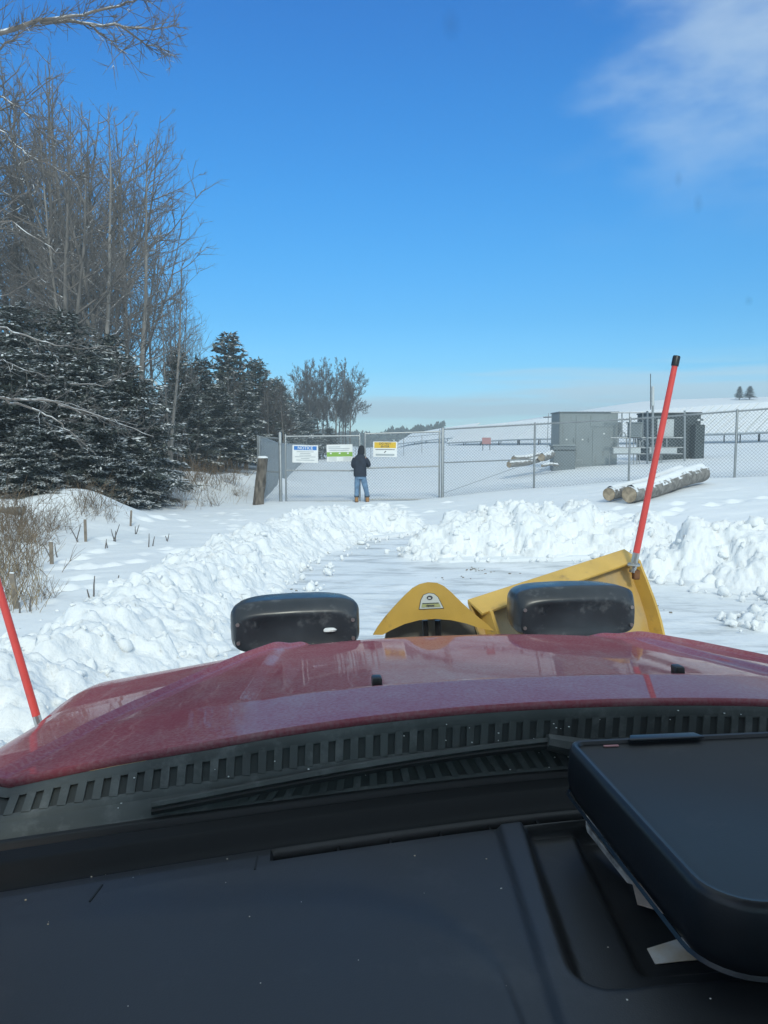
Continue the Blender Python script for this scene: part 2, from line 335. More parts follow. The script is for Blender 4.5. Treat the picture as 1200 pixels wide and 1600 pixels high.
# value noise on arrays
def vnoise(x, y, seed=0):
    x = np.asarray(x, float); y = np.asarray(y, float); xi = np.floor(x).astype(np.int64); yi = np.floor(y).astype(np.int64); fx = x - xi; fy = y - yi
    def h(a, b):
        n = (a * 374761393 + b * 668265263 + seed * 974711) & 0xffffffff
        n = ((n ^ (n >> 13)) * 1274126177) & 0xffffffff
        return ((n ^ (n >> 16)) & 0xffff) / 65535.0
    ux = fx * fx * (3 - 2 * fx); uy = fy * fy * (3 - 2 * fy)
    return (h(xi, yi) * (1 - ux) + h(xi + 1, yi) * ux) * (1 - uy) + (h(xi, yi + 1) * (1 - ux) + h(xi + 1, yi + 1) * ux) * uy
def fbm(x, y, seed=0, o=4):
    t = 0; a = 0.5
    for k in range(o): t = t + a * (vnoise(x * 2 ** k, y * 2 ** k, seed + k) - 0.5); a *= 0.5
    return t
def sstep(a, b, x): t = np.clip((np.asarray(x, float) - a) / (b - a), 0, 1); return t * t * (3 - 2 * t)

# ------------------------------------------------------------------ terrain
RX = [-400, -60, -14, -9, -5, 1.0, 1.9, 4.8, 7.4, 10.1, 14, 30, 80, 400]
RZ = [3.0, 1.6, 0.75, 0.30, -0.05, 0.02, 0.10, 0.50, 0.77, 0.96, 1.20, 2.0, 3.5, 6.0]
MOUNDS = [(-7.4, 18.6, 0.62, 1.25), (-9.6, 17.0, 0.35, 1.6), (-7.3, 30.5, 0.55, 1.4), (-8.6, 28.5, 0.5, 1.5), (-6.3, 33.0, 0.5, 1.2), (-9.5, 33, 0.5, 2), (-5.6, 36.0, 0.5, 1.3), (-10.5, 21, 0.4, 2.2)]
def gz(x, y, fine=False):
    x = np.asarray(x, float); y = np.asarray(y, float)
    r = np.interp(x, RX, RZ) * sstep(9, 19, y)
    k = np.interp(x, [-40, -9, -2, 7, 40], [0.004, -0.006, 0.0, 0.010, 0.012])
    z = r + np.clip(y - 30, 0, 120) * k + sstep(95, 170, y) * sstep(15, 60, x) * 6.6
    for mx, my, mh, mr in MOUNDS: z = z + mh * np.exp(-((x - mx) ** 2 + (y - my) ** 2) / (mr * mr))
    z = z + fbm(x * 0.35, y * 0.35, 3, 3) * 0.10 * sstep(4, 12, np.abs(x) + y * 0.4)
    z = z + 1.3 * sstep(400, 120, y) * 0
    return z
def g1(x, y): return float(gz(np.array([x]), np.array([y]))[0])

# footprints: (px, py) of the photograph turned into ground places
rng = random.Random(7)
FOOT = []
def ground_at(px, py):
    lo, hi = 3.0, 80.0
    for _ in range(60):
        m = (lo + hi) / 2; p = at(px, py, m)
        if p.z < g1(p.x, p.y): hi = m
        else: lo = m
    p = at(px, py, (lo + hi) / 2); return p.x, p.y
for q in [(632, 793), (638, 800), (645, 805), (655, 812), (650, 820), (661, 825), (672, 800), (625, 790), (606, 786), (590, 792), (700, 785), (170, 850), (165, 842), (150, 862), (130, 886), (170, 884), (121, 873), (210, 878), (148, 918), (124, 904), (100, 921), (226, 812), (246, 808), (260, 858), (276, 862), (45, 890), (196, 955), (968, 794), (1008, 789), (1060, 797), (1045, 803), (1115, 790), (1150, 784), (1195, 778), (985, 806), (940, 800), (1062, 787), (560, 795), (612, 797), (575, 790), (540, 792)]:
    x, y = ground_at(*q); FOOT.append((x, y, rng.uniform(0.05, 0.10), rng.uniform(0.15, 0.26), rng.uniform(-0.4, 0.4)))
for k in range(40): FOOT.append((rng.uniform(-6, -3.4), rng.uniform(9, 22), rng.uniform(0.02, 0.05), rng.uniform(0.10, 0.2), rng.uniform(-1, 1)))
LANE = [(-1.5, 1.5), (-1.75, 6), (-1.5, 10), (-1.35, 13.2), (-0.6, 15.2), (0.6, 16.4), (1.0, 14.6), (0.9, 12.6), (4.0, 12.4), (4.2, 10.4), (7.5, 9.8), (7.5, 1.5)]
def in_poly(x, y, poly):
    c = np.zeros(x.shape, bool); n = len(poly)
    for i in range(n):
        x1, y1 = poly[i]; x2, y2 = poly[(i + 1) % n]
        if y1 == y2: continue
        m = ((y1 > y) != (y2 > y)) & (x < (x2 - x1) * (y - y1) / (y2 - y1) + x1); c ^= m
    return c
def axis(lo, hi, step, out_lo, out_hi, grow=1.12):
    a = list(np.arange(lo, hi, step)); s = step
    while a[-1] < out_hi: s *= grow; a.append(a[-1] + s)
    b = []; s = step; q = lo
    while q > out_lo: s *= grow; q -= s; b.append(q)
    return np.array(b[::-1] + a)
def grid_faces(nx, ny, keep=None):
    i = np.arange(ny - 1)[:, None] * nx + np.arange(nx - 1)[None, :]
    f = np.stack([i, i + 1, i + 1 + nx, i + nx], -1).reshape(-1, 4)
    return f if keep is None else f[keep.ravel()]
def make_ground():
    xs = axis(-7.5, 11.0, 0.055, -390, 390, 1.10); ys = axis(5.0, 26.5, 0.055, -40, 420, 1.10)
    X, Y = np.meshgrid(xs, ys); Z = gz(X, Y)
    drift = fbm(X * 0.9 + Y * 0.3, Y * 2.2 - X * 0.4, 11, 4) * 0.055 + fbm(X * 3.1, Y * 5.0, 17, 3) * 0.018
    Z = Z + drift * sstep(40, 20, Y)
    for fx, fy, d, s, sh in FOOT:
        r = ((X - fx) ** 2 + (((Y - fy) - sh * (X - fx)) * 1.5) ** 2) / (s * s)
        Z = Z - d * np.exp(-r * r * 1.5) + 0.5 * d * np.exp(-((X - fx) ** 2 + (Y - fy - s * 0.95) ** 2) / (s * s * 0.3))
    lane = in_poly(X, Y, LANE); Z = Z - np.where(lane, 0.14, 0)
    me = np_mesh('ground', np.stack([X, Y, Z], -1).reshape(-1, 3), grid_faces(len(xs), len(ys)))
    tag(link('ground', me, 'snow', smooth=True), kind='structure')
    # packed track left by the plough
    xs = np.arange(-2.0, 7.7, 0.05); ys = np.arange(1.4, 16.7, 0.05); X, Y = np.meshgrid(xs, ys)
    Z = gz(X, Y) - 0.045 + fbm(X * 0.8 + Y * 0.5, Y * 4 - X * 1.2, 23, 4) * 0.030 + fbm(X * 5, Y * 5, 29, 3) * 0.012
    Z += 0.020 * np.maximum(0, np.sin((X * 0.25 + Y) * 9 + fbm(X, Y, 5) * 6)) * sstep(0.45, 0.6, vnoise(X * 0.5, Y * 0.7, 9))
    c = in_poly(X[:-1, :-1] + 0.025, Y[:-1, :-1] + 0.025, LANE)
    me = np_mesh('plowed_track', np.stack([X, Y, Z], -1).reshape(-1, 3), grid_faces(len(xs), len(ys), c))
    tag(link('plowed_track', me, 'packed_snow', smooth=True), kind='structure')
make_ground()

# ------------------------------------------------------------------ snow piles
def clod_meshes(n=6):
    out = []
    for k in range(n):
        r = random.Random(40 + k); bm = bmesh.new(); bmesh.ops.create_icosphere(bm, subdivisions=2, radius=1)
        sx, sy, sz = r.uniform(0.8, 1.2), r.uniform(0.6, 1.0), r.uniform(0.45, 0.75); o = Vector((r.uniform(0, 50), r.uniform(0, 50), 3))
        for v in bm.verts:
            p = v.co.copy(); m = max(abs(p.x), abs(p.y), abs(p.z)); p = p.lerp(p / m, 0.45)
            p *= 1 + 0.5 * mnoise.noise(p * 1.5 + o) + 0.28 * mnoise.noise(p * 3.5 + o)
            v.co = Vector((p.x * sx, p.y * sy, p.z * sz))
        v = np.array([tuple(q.co) for q in bm.verts]); f = np.array([[q.index for q in fc.verts] for fc in bm.faces]); bm.free(); out.append((v, f))
    return out
CLODS = clod_meshes()
def snow_pile(name, label, line, res, seed, nclod, clod=(0.04, 0.16), blocks=300, bs=(0.08, 0.3)):
    """line: list of (x, y, half width, height); a ridge of broken snow along it"""
    r = np.random.RandomState(seed)
    L = np.array(line); pad = L[:, 2].max() + 0.35
    xs = np.arange(L[:, 0].min() - pad, L[:, 0].max() + pad, res); ys = np.arange(L[:, 1].min() - pad, L[:, 1].max() + pad, res)
    X, Y = np.meshgrid(xs, ys)
    def prof(X, Y):
        best = np.full(X.shape, -1.0)
        wx = X + fbm(X * 1.1, Y * 1.1, seed, 3) * 0.55; wy = Y + fbm(X * 1.1 + 9, Y * 1.1 + 4, seed + 7, 3) * 0.55
        for i in range(len(L) - 1):
            a, b = L[i], L[i + 1]; d = b[:2] - a[:2]; ll = d @ d
            t = np.clip(((wx - a[0]) * d[0] + (wy - a[1]) * d[1]) / ll, 0, 1)
            dist = np.hypot(wx - a[0] - t * d[0], wy - a[1] - t * d[1]); w = a[2] + (b[2] - a[2]) * t; h = a[3] + (b[3] - a[3]) * t
            q = dist / w; hh = h * np.where(q < 1, 0.5 + 0.5 * np.cos(np.pi * np.clip(q, 0, 1)), 0) ** 0.85 - 0.25 * np.clip(q - 1, 0, 2)
            best = np.maximum(best, hh)
        return best
    P0 = prof(X, Y); hmax = L[:, 3].max()
    mask = sstep(0.0, 0.2, P0)
    Z = P0 + mask * (fbm(X * 1.6, Y * 1.6, seed + 1, 4) * 0.42 * hmax + fbm(X * 6, Y * 6, seed + 2, 3) * 0.13)
    # tilted slabs and lumps
    inside = np.argwhere(P0 > 0.04)
    for k in range(blocks):
        j, i = inside[r.randint(len(inside))]; cx, cy = xs[i], ys[j]; s = r.uniform(*bs) * (0.6 + 0.5 * r.rand()); an = r.uniform(0, np.pi)
        n = int(s * 1.6 / res) + 1; sl_ = (slice(max(0, j - n), j + n + 1), slice(max(0, i - n), i + n + 1)); x = X[sl_] - cx; y = Y[sl_] - cy
        u = x * np.cos(an) + y * np.sin(an); v = -x * np.sin(an) + y * np.cos(an)
        q = (np.abs(u / s) ** 3 + np.abs(v / (s * r.uniform(0.5, 0.9))) ** 3)
        top = Z[j, i] + r.uniform(0.05, 0.30) * s + u * r.uniform(-0.6, 0.6) + v * r.uniform(-0.6, 0.6)
        hgt = top - 0.9 * s * sstep(0.75, 1.25, q)
        Z[sl_] = np.where(q < 1.3, np.maximum(Z[sl_], np.minimum(hgt, Z[sl_] + 0.30 * s)), Z[sl_])
    Z += mask * (fbm(X * 9, Y * 9, seed + 5, 4) * 0.06 - np.abs(fbm(X * 4.5, Y * 4.5, seed + 8, 3)) * 0.10)
    keep = (P0 > -0.10); keep = keep[:-1, :-1] & keep[1:, 1:]
    G = gz(X, Y)
    t = thing(name, label, 'snow pile', (float(L[0, 0]), float(L[0, 1]), 0), 0, 'banks of ploughed snow')
    V = np.stack([X - L[0, 0], Y - L[0, 1], Z + G - 0.05], -1).reshape(-1, 3); F = grid_faces(len(xs), len(ys), keep)
    used = np.unique(F); mp_ = np.full(len(V), -1); mp_[used] = np.arange(len(used))
    link('packed_bank', np_mesh('packed_bank', V[used], mp_[F]), 'snow_pile', t, smooth=True)
    vs_, fs_ = [], []; off = 0; cand = np.argwhere(P0 > -0.12)
    for k in range(nclod):
        j, i = cand[r.randint(len(cand))]
        s = clod[0] + (clod[1] - clod[0]) * r.rand() ** 2.6; v, f = CLODS[r.randint(len(CLODS))]
        q = Quaternion((r.randn(), r.randn(), r.randn(), r.randn())).normalized(); m = np.array(q.to_matrix())
        zz = max(Z[j, i] + G[j, i] - 0.05, G[j, i] - 0.02) - s * (0.05 if P0[j, i] > 0.03 else -0.2)
        vs_.append(v * s @ m.T + [xs[i] - L[0, 0], ys[j] - L[0, 1], zz]); fs_.append(f + off); off += len(v)
    o = link('loose_clods', np_mesh('loose_clods', np.concatenate(vs_), None, np.concatenate(fs_)), 'snow_pile', t, smooth=True); o['kind'] = 'stuff'
    return t
snow_pile('snow_windrow', 'long curving windrow of broken snow along the left of the plowed track', [(-2.75, 4.2, 0.95, 0.42), (-2.55, 7, 1.0, 0.46), (-2.4, 10, 1.05, 0.50), (-2.2, 13, 1.05, 0.55), (-1.6, 15.6, 1.15, 0.62), (-0.3, 17.4, 1.0, 0.5), (0.75, 17.0, 0.55, 0.22)], 0.028, 3, 800, (0.015, 0.085), 2300, (0.04, 0.19))
snow_pile('snow_heap', 'big lumpy heap of plowed snow in front of the fence, behind the plow blade', [(1.05, 13.6, 0.6, 0.28), (1.7, 14.0, 1.0, 0.58), (2.4, 14.0, 1.2, 0.66), (3.3, 13.7, 1.15, 0.50), (4.3, 13.4, 1.0, 0.36)], 0.024, 11, 280, (0.02, 0.11), 600, (0.06, 0.34))
snow_pile('snow_heap', 'tall heap of blocky snow at the right edge, right of the plow blade', [(4.3, 11.3, 0.7, 0.36), (4.85, 11.3, 1.1, 0.72), (5.6, 11.0, 1.3, 0.60), (7.2, 10.6, 1.2, 0.6)], 0.024, 19, 300, (0.02, 0.12), 620, (0.06, 0.27))
snow_pile('snow_heap', 'small clump of snow at the right edge just past the truck hood', [(4.3, 8.2, 0.42, 0.20), (5.1, 8.3, 0.6, 0.34)], 0.02, 27, 120, (0.02, 0.09), 110, (0.05, 0.18))

# ------------------------------------------------------------------ chain link fence and gate
def chain_link(name, A, B, parent, pitch=0.10, r=0.0042, m='wire'):
    """A, B: (x, y, z bottom, z top) of the two ends; two families of crossing wires"""
    A = np.array(A, float); B = np.array(B, float); Ls = np.hypot(B[0] - A[0], B[1] - A[1]); Hh = A[3] - A[2]
    d = np.array([B[0] - A[0], B[1] - A[1]]) / Ls; nrm = np.array([-d[1], d[0]])
    vs_, fs_ = [], []; off = 0
    def pt(s, t, o):
        q = s / Ls; zb = A[2] + (B[2] - A[2]) * q; zt = A[3] + (B[3] - A[3]) * q
        return np.array([A[0] + d[0] * s + nrm[0] * o, A[1] + d[1] * s + nrm[1] * o, zb + (zt - zb) * t / Hh])
    for fam in (1, -1):
        s0 = -Hh if fam == 1 else 0
        for k in range(int((Ls + Hh) / pitch) + 1):
            a = s0 + k * pitch; t0, t1 = 0.0, Hh
            if fam == 1:
                t0 = max(0, -a); t1 = min(Hh, Ls - a)
            else:
                t0 = max(0, a - Ls); t1 = min(Hh, a)
            if t1 - t0 < 0.02: continue
            o = 0.003 * fam; p, q = pt(a + fam * t0, t0, o), pt(a + fam * t1, t1, o)
            e = q - p; e /= np.linalg.norm(e); u = np.cross(e, [nrm[0], nrm[1], 0]); w = np.array([nrm[0], nrm[1], 0])
            for c in (p, q):
                for an in (0, 2.094, 4.189): vs_.append(c + (u * math.cos(an) + w * math.sin(an)) * r)
            fs_ += [[off, off + 1, off + 4, off + 3], [off + 1, off + 2, off + 5, off + 4], [off + 2, off, off + 3, off + 5]]; off += 6
    return link(name, np_mesh(name, np.array(vs_), np.array(fs_)), m, parent)

D0 = 25.6
def fz(px, py, d): return at(px, py, d).z
# right-hand fence
FP = [(692, 671, 25.5), (836, 663, 24.6), (985, 655, 23.5), (1152, 642.5, 22.0), (1345, 628, 20.7), (1560, 612, 19.5)]
fr = thing('chain_link_fence', 'long galvanised chain link fence running right from the gate past the logs', 'fence', (at(*FP[0]).x, at(*FP[0]).y, 0.1))
fo = fr.location.copy()
pts = [at(*q) - Vector((fo.x, fo.y, fo.z)) for q in FP]
gnd = [g1(p.x + fo.x, p.y + fo.y) - fo.z for p in pts]
for i, p in enumerate(pts):
    r_ = 0.05 if i == 0 else 0.034
    b = MB(); b.tube([(p.x, p.y, gnd[i] - 0.3), (p.x, p.y, p.z + 0.03), (p.x, p.y, p.z + 0.07)], [r_, r_, r_ * 0.5], 10); b.build('post', 'galvanised', fr, True)
for i in range(len(pts) - 1):
    p, q = pts[i], pts[i + 1]
    MB().tube([p, q], 0.024, 8).build('top_rail', 'galvanised', fr, True)
    chain_link('chain_link_mesh', (p.x, p.y - 0.04, gnd[i] - 0.06, p.z + 0.05), (q.x, q.y - 0.04, gnd[i + 1] - 0.06, q.z + 0.05), fr)
p, q = pts[0], pts[1]
za = fz(697, 723, 25.5) - fo.z; zb = fz(836, 717.5, 24.6) - fo.z
MB().tube([(p.x, p.y, za), (q.x, q.y, zb)], 0.021, 8).build('brace_rail', 'galvanised', fr, True)
MB().tube([(p.x, p.y, gnd[0] + 0.12), (q.x, q.y, zb - 0.06)], 0.008, 6).build('truss_rod', 'galvanised', fr, True)
# gate leaves
def gate_leaf(label, px0, px1, top0, top1, bot, mid0, mid1):
    a = at(px0, top0, D0); b_ = at(px1, top1, D0); zb = at(px0, bot, D0).z
    t = thing('gate_leaf', label, 'gate', (a.x, a.y, zb), 0, 'leaves of the double gate')
    L = b_.x - a.x; ha = a.z - zb; hb = b_.z - zb
    for x, h in ((0, ha), (L, hb)): MB().tube([(x, 0, -0.02), (x, 0, h + 0.05), (x, 0, h + 0.085)], [0.03, 0.03, 0.012], 10).build('upright', 'galvanised', t, True)
    MB().tube([(0, 0, ha), (L, 0, hb)], 0.027, 8).build('top_rail', 'galvanised', t, True)
    MB().tube([(0, 0, 0.05), (L, 0, 0.06)], 0.024, 8).build('bottom_rail', 'galvanised', t, True)
    m0 = at(px0, mid0, D0).z - zb; m1 = at(px1, mid1, D0).z - zb
    MB().tube([(0, 0, m0), (L, 0, m1)], 0.024, 8).build('middle_rail', 'galvanised', t, True)
    chain_link('chain_link_mesh', (0, -0.035, 0.02, ha), (L, -0.035, 0.02, hb), t)
    return t
gate_leaf('left leaf of the chain link gate carrying the blue notice sign', 446, 562, 682, 681, 786, 735, 735.5)
gate_leaf('right leaf of the chain link gate carrying the yellow sign', 570.5, 687, 678, 674.5, 783, 731.5, 728.5)
a = at(437.5, 677, D0 - 0.02)
t = thing('gate_post', 'thick round galvanised post at the left hinge of the gate', 'post', (a.x, a.y, g1(a.x, a.y)))
h = a.z - t.location.z; MB().tube([(0, 0, -0.3), (0, 0, h), (0, 0, h + 0.05)], [0.055, 0.055, 0.03], 12).build('shaft', 'galvanised', t, True)
for zz in (0.25, h - 0.35): MB().tube([(0, 0, zz - 0.03), (0, 0, zz + 0.03)], 0.066, 12).build('hinge_band', 'galvanised', t, True)
# short link of mesh between the gate post and the slatted fence corner
c0 = at(405, 683, 26.0); c1 = at(436, 685, 25.65)
t = thing('chain_link_fence', 'short chain link fence section left of the gate, behind the leaning wooden post', 'fence', (c0.x, c0.y, g1(c0.x, c0.y)))
dz = c1 - c0; h0 = c0.z - t.location.z; h1 = c1.z - t.location.z
MB().tube([(0, 0, -0.2), (0, 0, h0 + 0.04)], 0.036, 10).build('post', 'galvanised', t, True)
MB().tube([(0, 0, h0), (dz.x, dz.y, h1)], 0.022, 8).build('top_rail', 'galvanised', t, True)
MB().tube([(0, 0, h0 - 1.15), (dz.x, dz.y, h1 - 1.12)], 0.022, 8).build('middle_rail', 'galvanised', t, True)
chain_link('chain_link_mesh', (0, -0.03, 0, h0 + 0.03), (dz.x, dz.y - 0.03, 0, h1 + 0.03), t)
# slatted fence running away along the left boundary
SA = Vector((-4.22, 26.15)); SB = Vector((-9.4, 94.0))
sd = (SB - SA).normalized(); Ltot = (SB - SA).length
ft = thing('slatted_fence', 'grey privacy slat fence running away behind the gate', 'fence', (SA.x, SA.y, 0), 0)
slat_dk = MB().box((0, 0, 0.5), (0.285, 0.02, 1)).mesh('slat'); slat_dk.materials.append(mat('slat_dark', (0.25, 0.285, 0.31), 0.6, var=0.1, scale=2))
slat_me = MB().box((0, 0, 0.5), (0.285, 0.02, 1)).mesh('slat'); slat_me.materials.append(MATS['slat'])
ang = math.atan2(sd.y, sd.x)
def stop(s):  # fence top height along its run
    return np.interp(s, [0, 11, 30, 68], [2.13, 1.86, 1.78, 1.66])
rs = random.Random(5)
n_single = 48; step = 0.30; n_all = int(Ltot / step); mbs = MB()
for k in range(n_all):
    s = (k + 0.5) * step; p = sd * s; wx, wy = SA.x + p.x, SA.y + p.y; zb = g1(wx, wy) - 0.1; zt = float(stop(s)) + rs.uniform(-0.01, 0.01); off = (k % 2) * 0.06
    if k < n_single:
        o = bpy.data.objects.new('slat', slat_dk if k % 2 else slat_me); COL.objects.link(o); o.parent = ft; o.location = (p.x + sd.y * off, p.y - sd.x * off, zb); o.scale = (1, 1, zt - zb); o.rotation_euler = (0, 0, ang)
    else:
        mbs.box((p.x + sd.y * off, p.y - sd.x * off, (zb + zt) / 2), (0.285, 0.02, zt - zb), Matrix.Rotation(ang, 3, 'Z'))
tag(mbs.build('far_slats', 'slat', ft), kind='stuff')
for k in range(0, int(Ltot / 3) + 1):
    s = k * 3.0; p = sd * s; wx, wy = SA.x + p.x, SA.y + p.y
    MB().tube([(p.x - 0.06, p.y, g1(wx, wy) - 0.2), (p.x - 0.06, p.y, float(stop(s)) + 0.06)], 0.035, 8).build('post', 'galvanised', ft, True)
ss = [0, 6, 11, 20, 30, 45, Ltot]
MB().tube([(sd.x * s + 0.05, sd.y * s, float(stop(s)) + 0.0) for s in ss], 0.022, 6).build('top_rail', 'galvanised', ft, True)
# plain mesh fence closing the far side
pa = at(556, 690, 95.0); pb = at(690, 678, 80.0)
t = thing('chain_link_fence', 'distant chain link fence rising to the right behind the person', 'fence', (pa.x, pa.y, 0))
for k in range(6):
    q = k / 5; p = pa.lerp(pb, q); MB().tube([(p.x - pa.x, p.y - pa.y, g1(p.x, p.y) - 0.2), (p.x - pa.x, p.y - pa.y, p.z)], 0.035, 6).build('post', 'galvanised', t)
MB().tube([(0, 0, pa.z), (pb.x - pa.x, pb.y - pa.y, pb.z)], 0.028, 6).build('top_rail', 'galvanised', t)

# ------------------------------------------------------------------ signs on the gate
DS = D0 - 0.075
def sign(name, label, px0, py0, px1, py1, tilt=0.0, d=DS):
    a = at(px0, py1, d); b_ = at(px1, py0, d); w = b_.x - a.x; h = b_.z - a.z
    t = thing(name, label, 'sign', ((a.x + b_.x) / 2, d, (a.z + b_.z) / 2), 0); t.rotation_euler = (0, tilt, 0)
    MB().box((0, 0, 0), (w, 0.008, h)).build('board', 'sign_white', t, bevel=0.003)
    return t, w, h
def plate(t, name, m, cx, cz, w, h, lift=0.006): return MB().box((cx, -lift, cz), (w, 0.003, h)).build(name, m, t)
TR = (math.pi / 2, 0, 0)
t, w, h = sign('notice_sign', 'white notice sign with a blue heading bar on the left gate leaf', 457, 695.5, 497, 723, R(1.0))
plate(t, 'heading_bar', 'sign_blue', 0, h * 0.33, w * 0.88, h * 0.22)
text_mesh('heading', 'NOTICE', h * 0.24, 'sign_white', t, (0, -0.0095, h * 0.33), TR)
rs = random.Random(2)
for k, ww in enumerate((0.66, 0.40, 0.46, 0.80, 0.34, 0.72)): plate(t, 'text_line', 'sign_grey', 0, h * (0.12 - 0.095 * k), w * ww, h * 0.035)
t, w, h = sign('green_sign', 'white sign with a green band on the left gate leaf beside the person', 510.5, 694.5, 551, 721, R(-0.8))
plate(t, 'green_band', 'sign_green', 0, -h * 0.08, w * 0.985, h * 0.26)
for k, ww in enumerate((0.5, 0.9, 0.82)): plate(t, 'text_line', 'sign_grey', -w * (0.2 if k == 0 else 0.02), h * (0.36 - 0.10 * k), w * ww * 0.9, h * 0.035)
for k in (-0.34, 0, 0.32): plate(t, 'emblem', 'sign_white', w * k, -h * 0.02, w * 0.07, h * 0.08, 0.009)
for k in range(3):
    plate(t, 'text_line', 'sign_grey', -w * 0.27, -h * (0.28 + 0.07 * k), w * 0.3, h * 0.022); plate(t, 'text_line', 'sign_grey', w * 0.28, -h * (0.28 + 0.07 * k), w * 0.3, h * 0.022)
t, w, h = sign('warning_sign', 'white sign with a yellow heading on the right gate leaf', 583, 690, 620.5, 714, R(0.5))
plate(t, 'heading_bar', 'sign_yellow', 0, h * 0.27, w * 0.9, h * 0.38)
text_mesh('heading', 'DO NOT\nENTER', h * 0.19, 'sign_text', t, (0, -0.0095, h * 0.27), TR)
plate(t, 'text_line', 'sign_text', 0, -h * 0.02, w * 0.8, h * 0.04); plate(t, 'text_line', 'sign_grey', 0, -h * 0.36, w * 0.78, h * 0.12)
MB().box((0, -0.0065, -h * 0.17), (w * 0.1, 0.004, h * 0.05), Matrix.Rotation(-0.7, 3, 'Y')).build('mark', 'sign_text', t)

# ------------------------------------------------------------------ person at the gate
def loft(mb, rings, n=14, caps=True):
    """rings: (centre, rx, ry, power)"""
    base = len(mb.v)
    for c, rx, ry, pw in rings:
        for j in range(n):
            a = 2 * math.pi * j / n; ca, sa = math.cos(a), math.sin(a)
            mb.v.append((c[0] + rx * math.copysign(abs(ca) ** (2 / pw), ca), c[1] + ry * math.copysign(abs(sa) ** (2 / pw), sa), c[2]))
    for k in range(len(rings) - 1):
        for j in range(n):
            a = base + k * n + j; b = base + k * n + (j + 1) % n; mb.f.append((a, b, b + n, a + n))
    if caps:
        mb.f.append(tuple(base + j for j in reversed(range(n)))); e = base + (len(rings) - 1) * n; mb.f.append(tuple(e + j for j in range(n)))
def skin_obj(name, verts, edges, m, parent, root=0, sub=2):
    me = bpy.data.meshes.new(name); me.from_pydata([v[:3] for v in verts], edges, []); o = link(name, me, m, parent)
    md = o.modifiers.new('skin', 'SKIN'); md.use_smooth_shade = True
    if not me.skin_vertices: me.skin_vertices.new()
    for i, v in enumerate(verts):
        sv = me.skin_vertices[0].data[i]; sv.radius = (v[3], v[4] if len(v) > 4 else v[3]); sv.use_root = (i == root)
    s_ = o.modifiers.new('sub', 'SUBSURF'); s_.levels = sub; s_.render_levels = sub
    return o
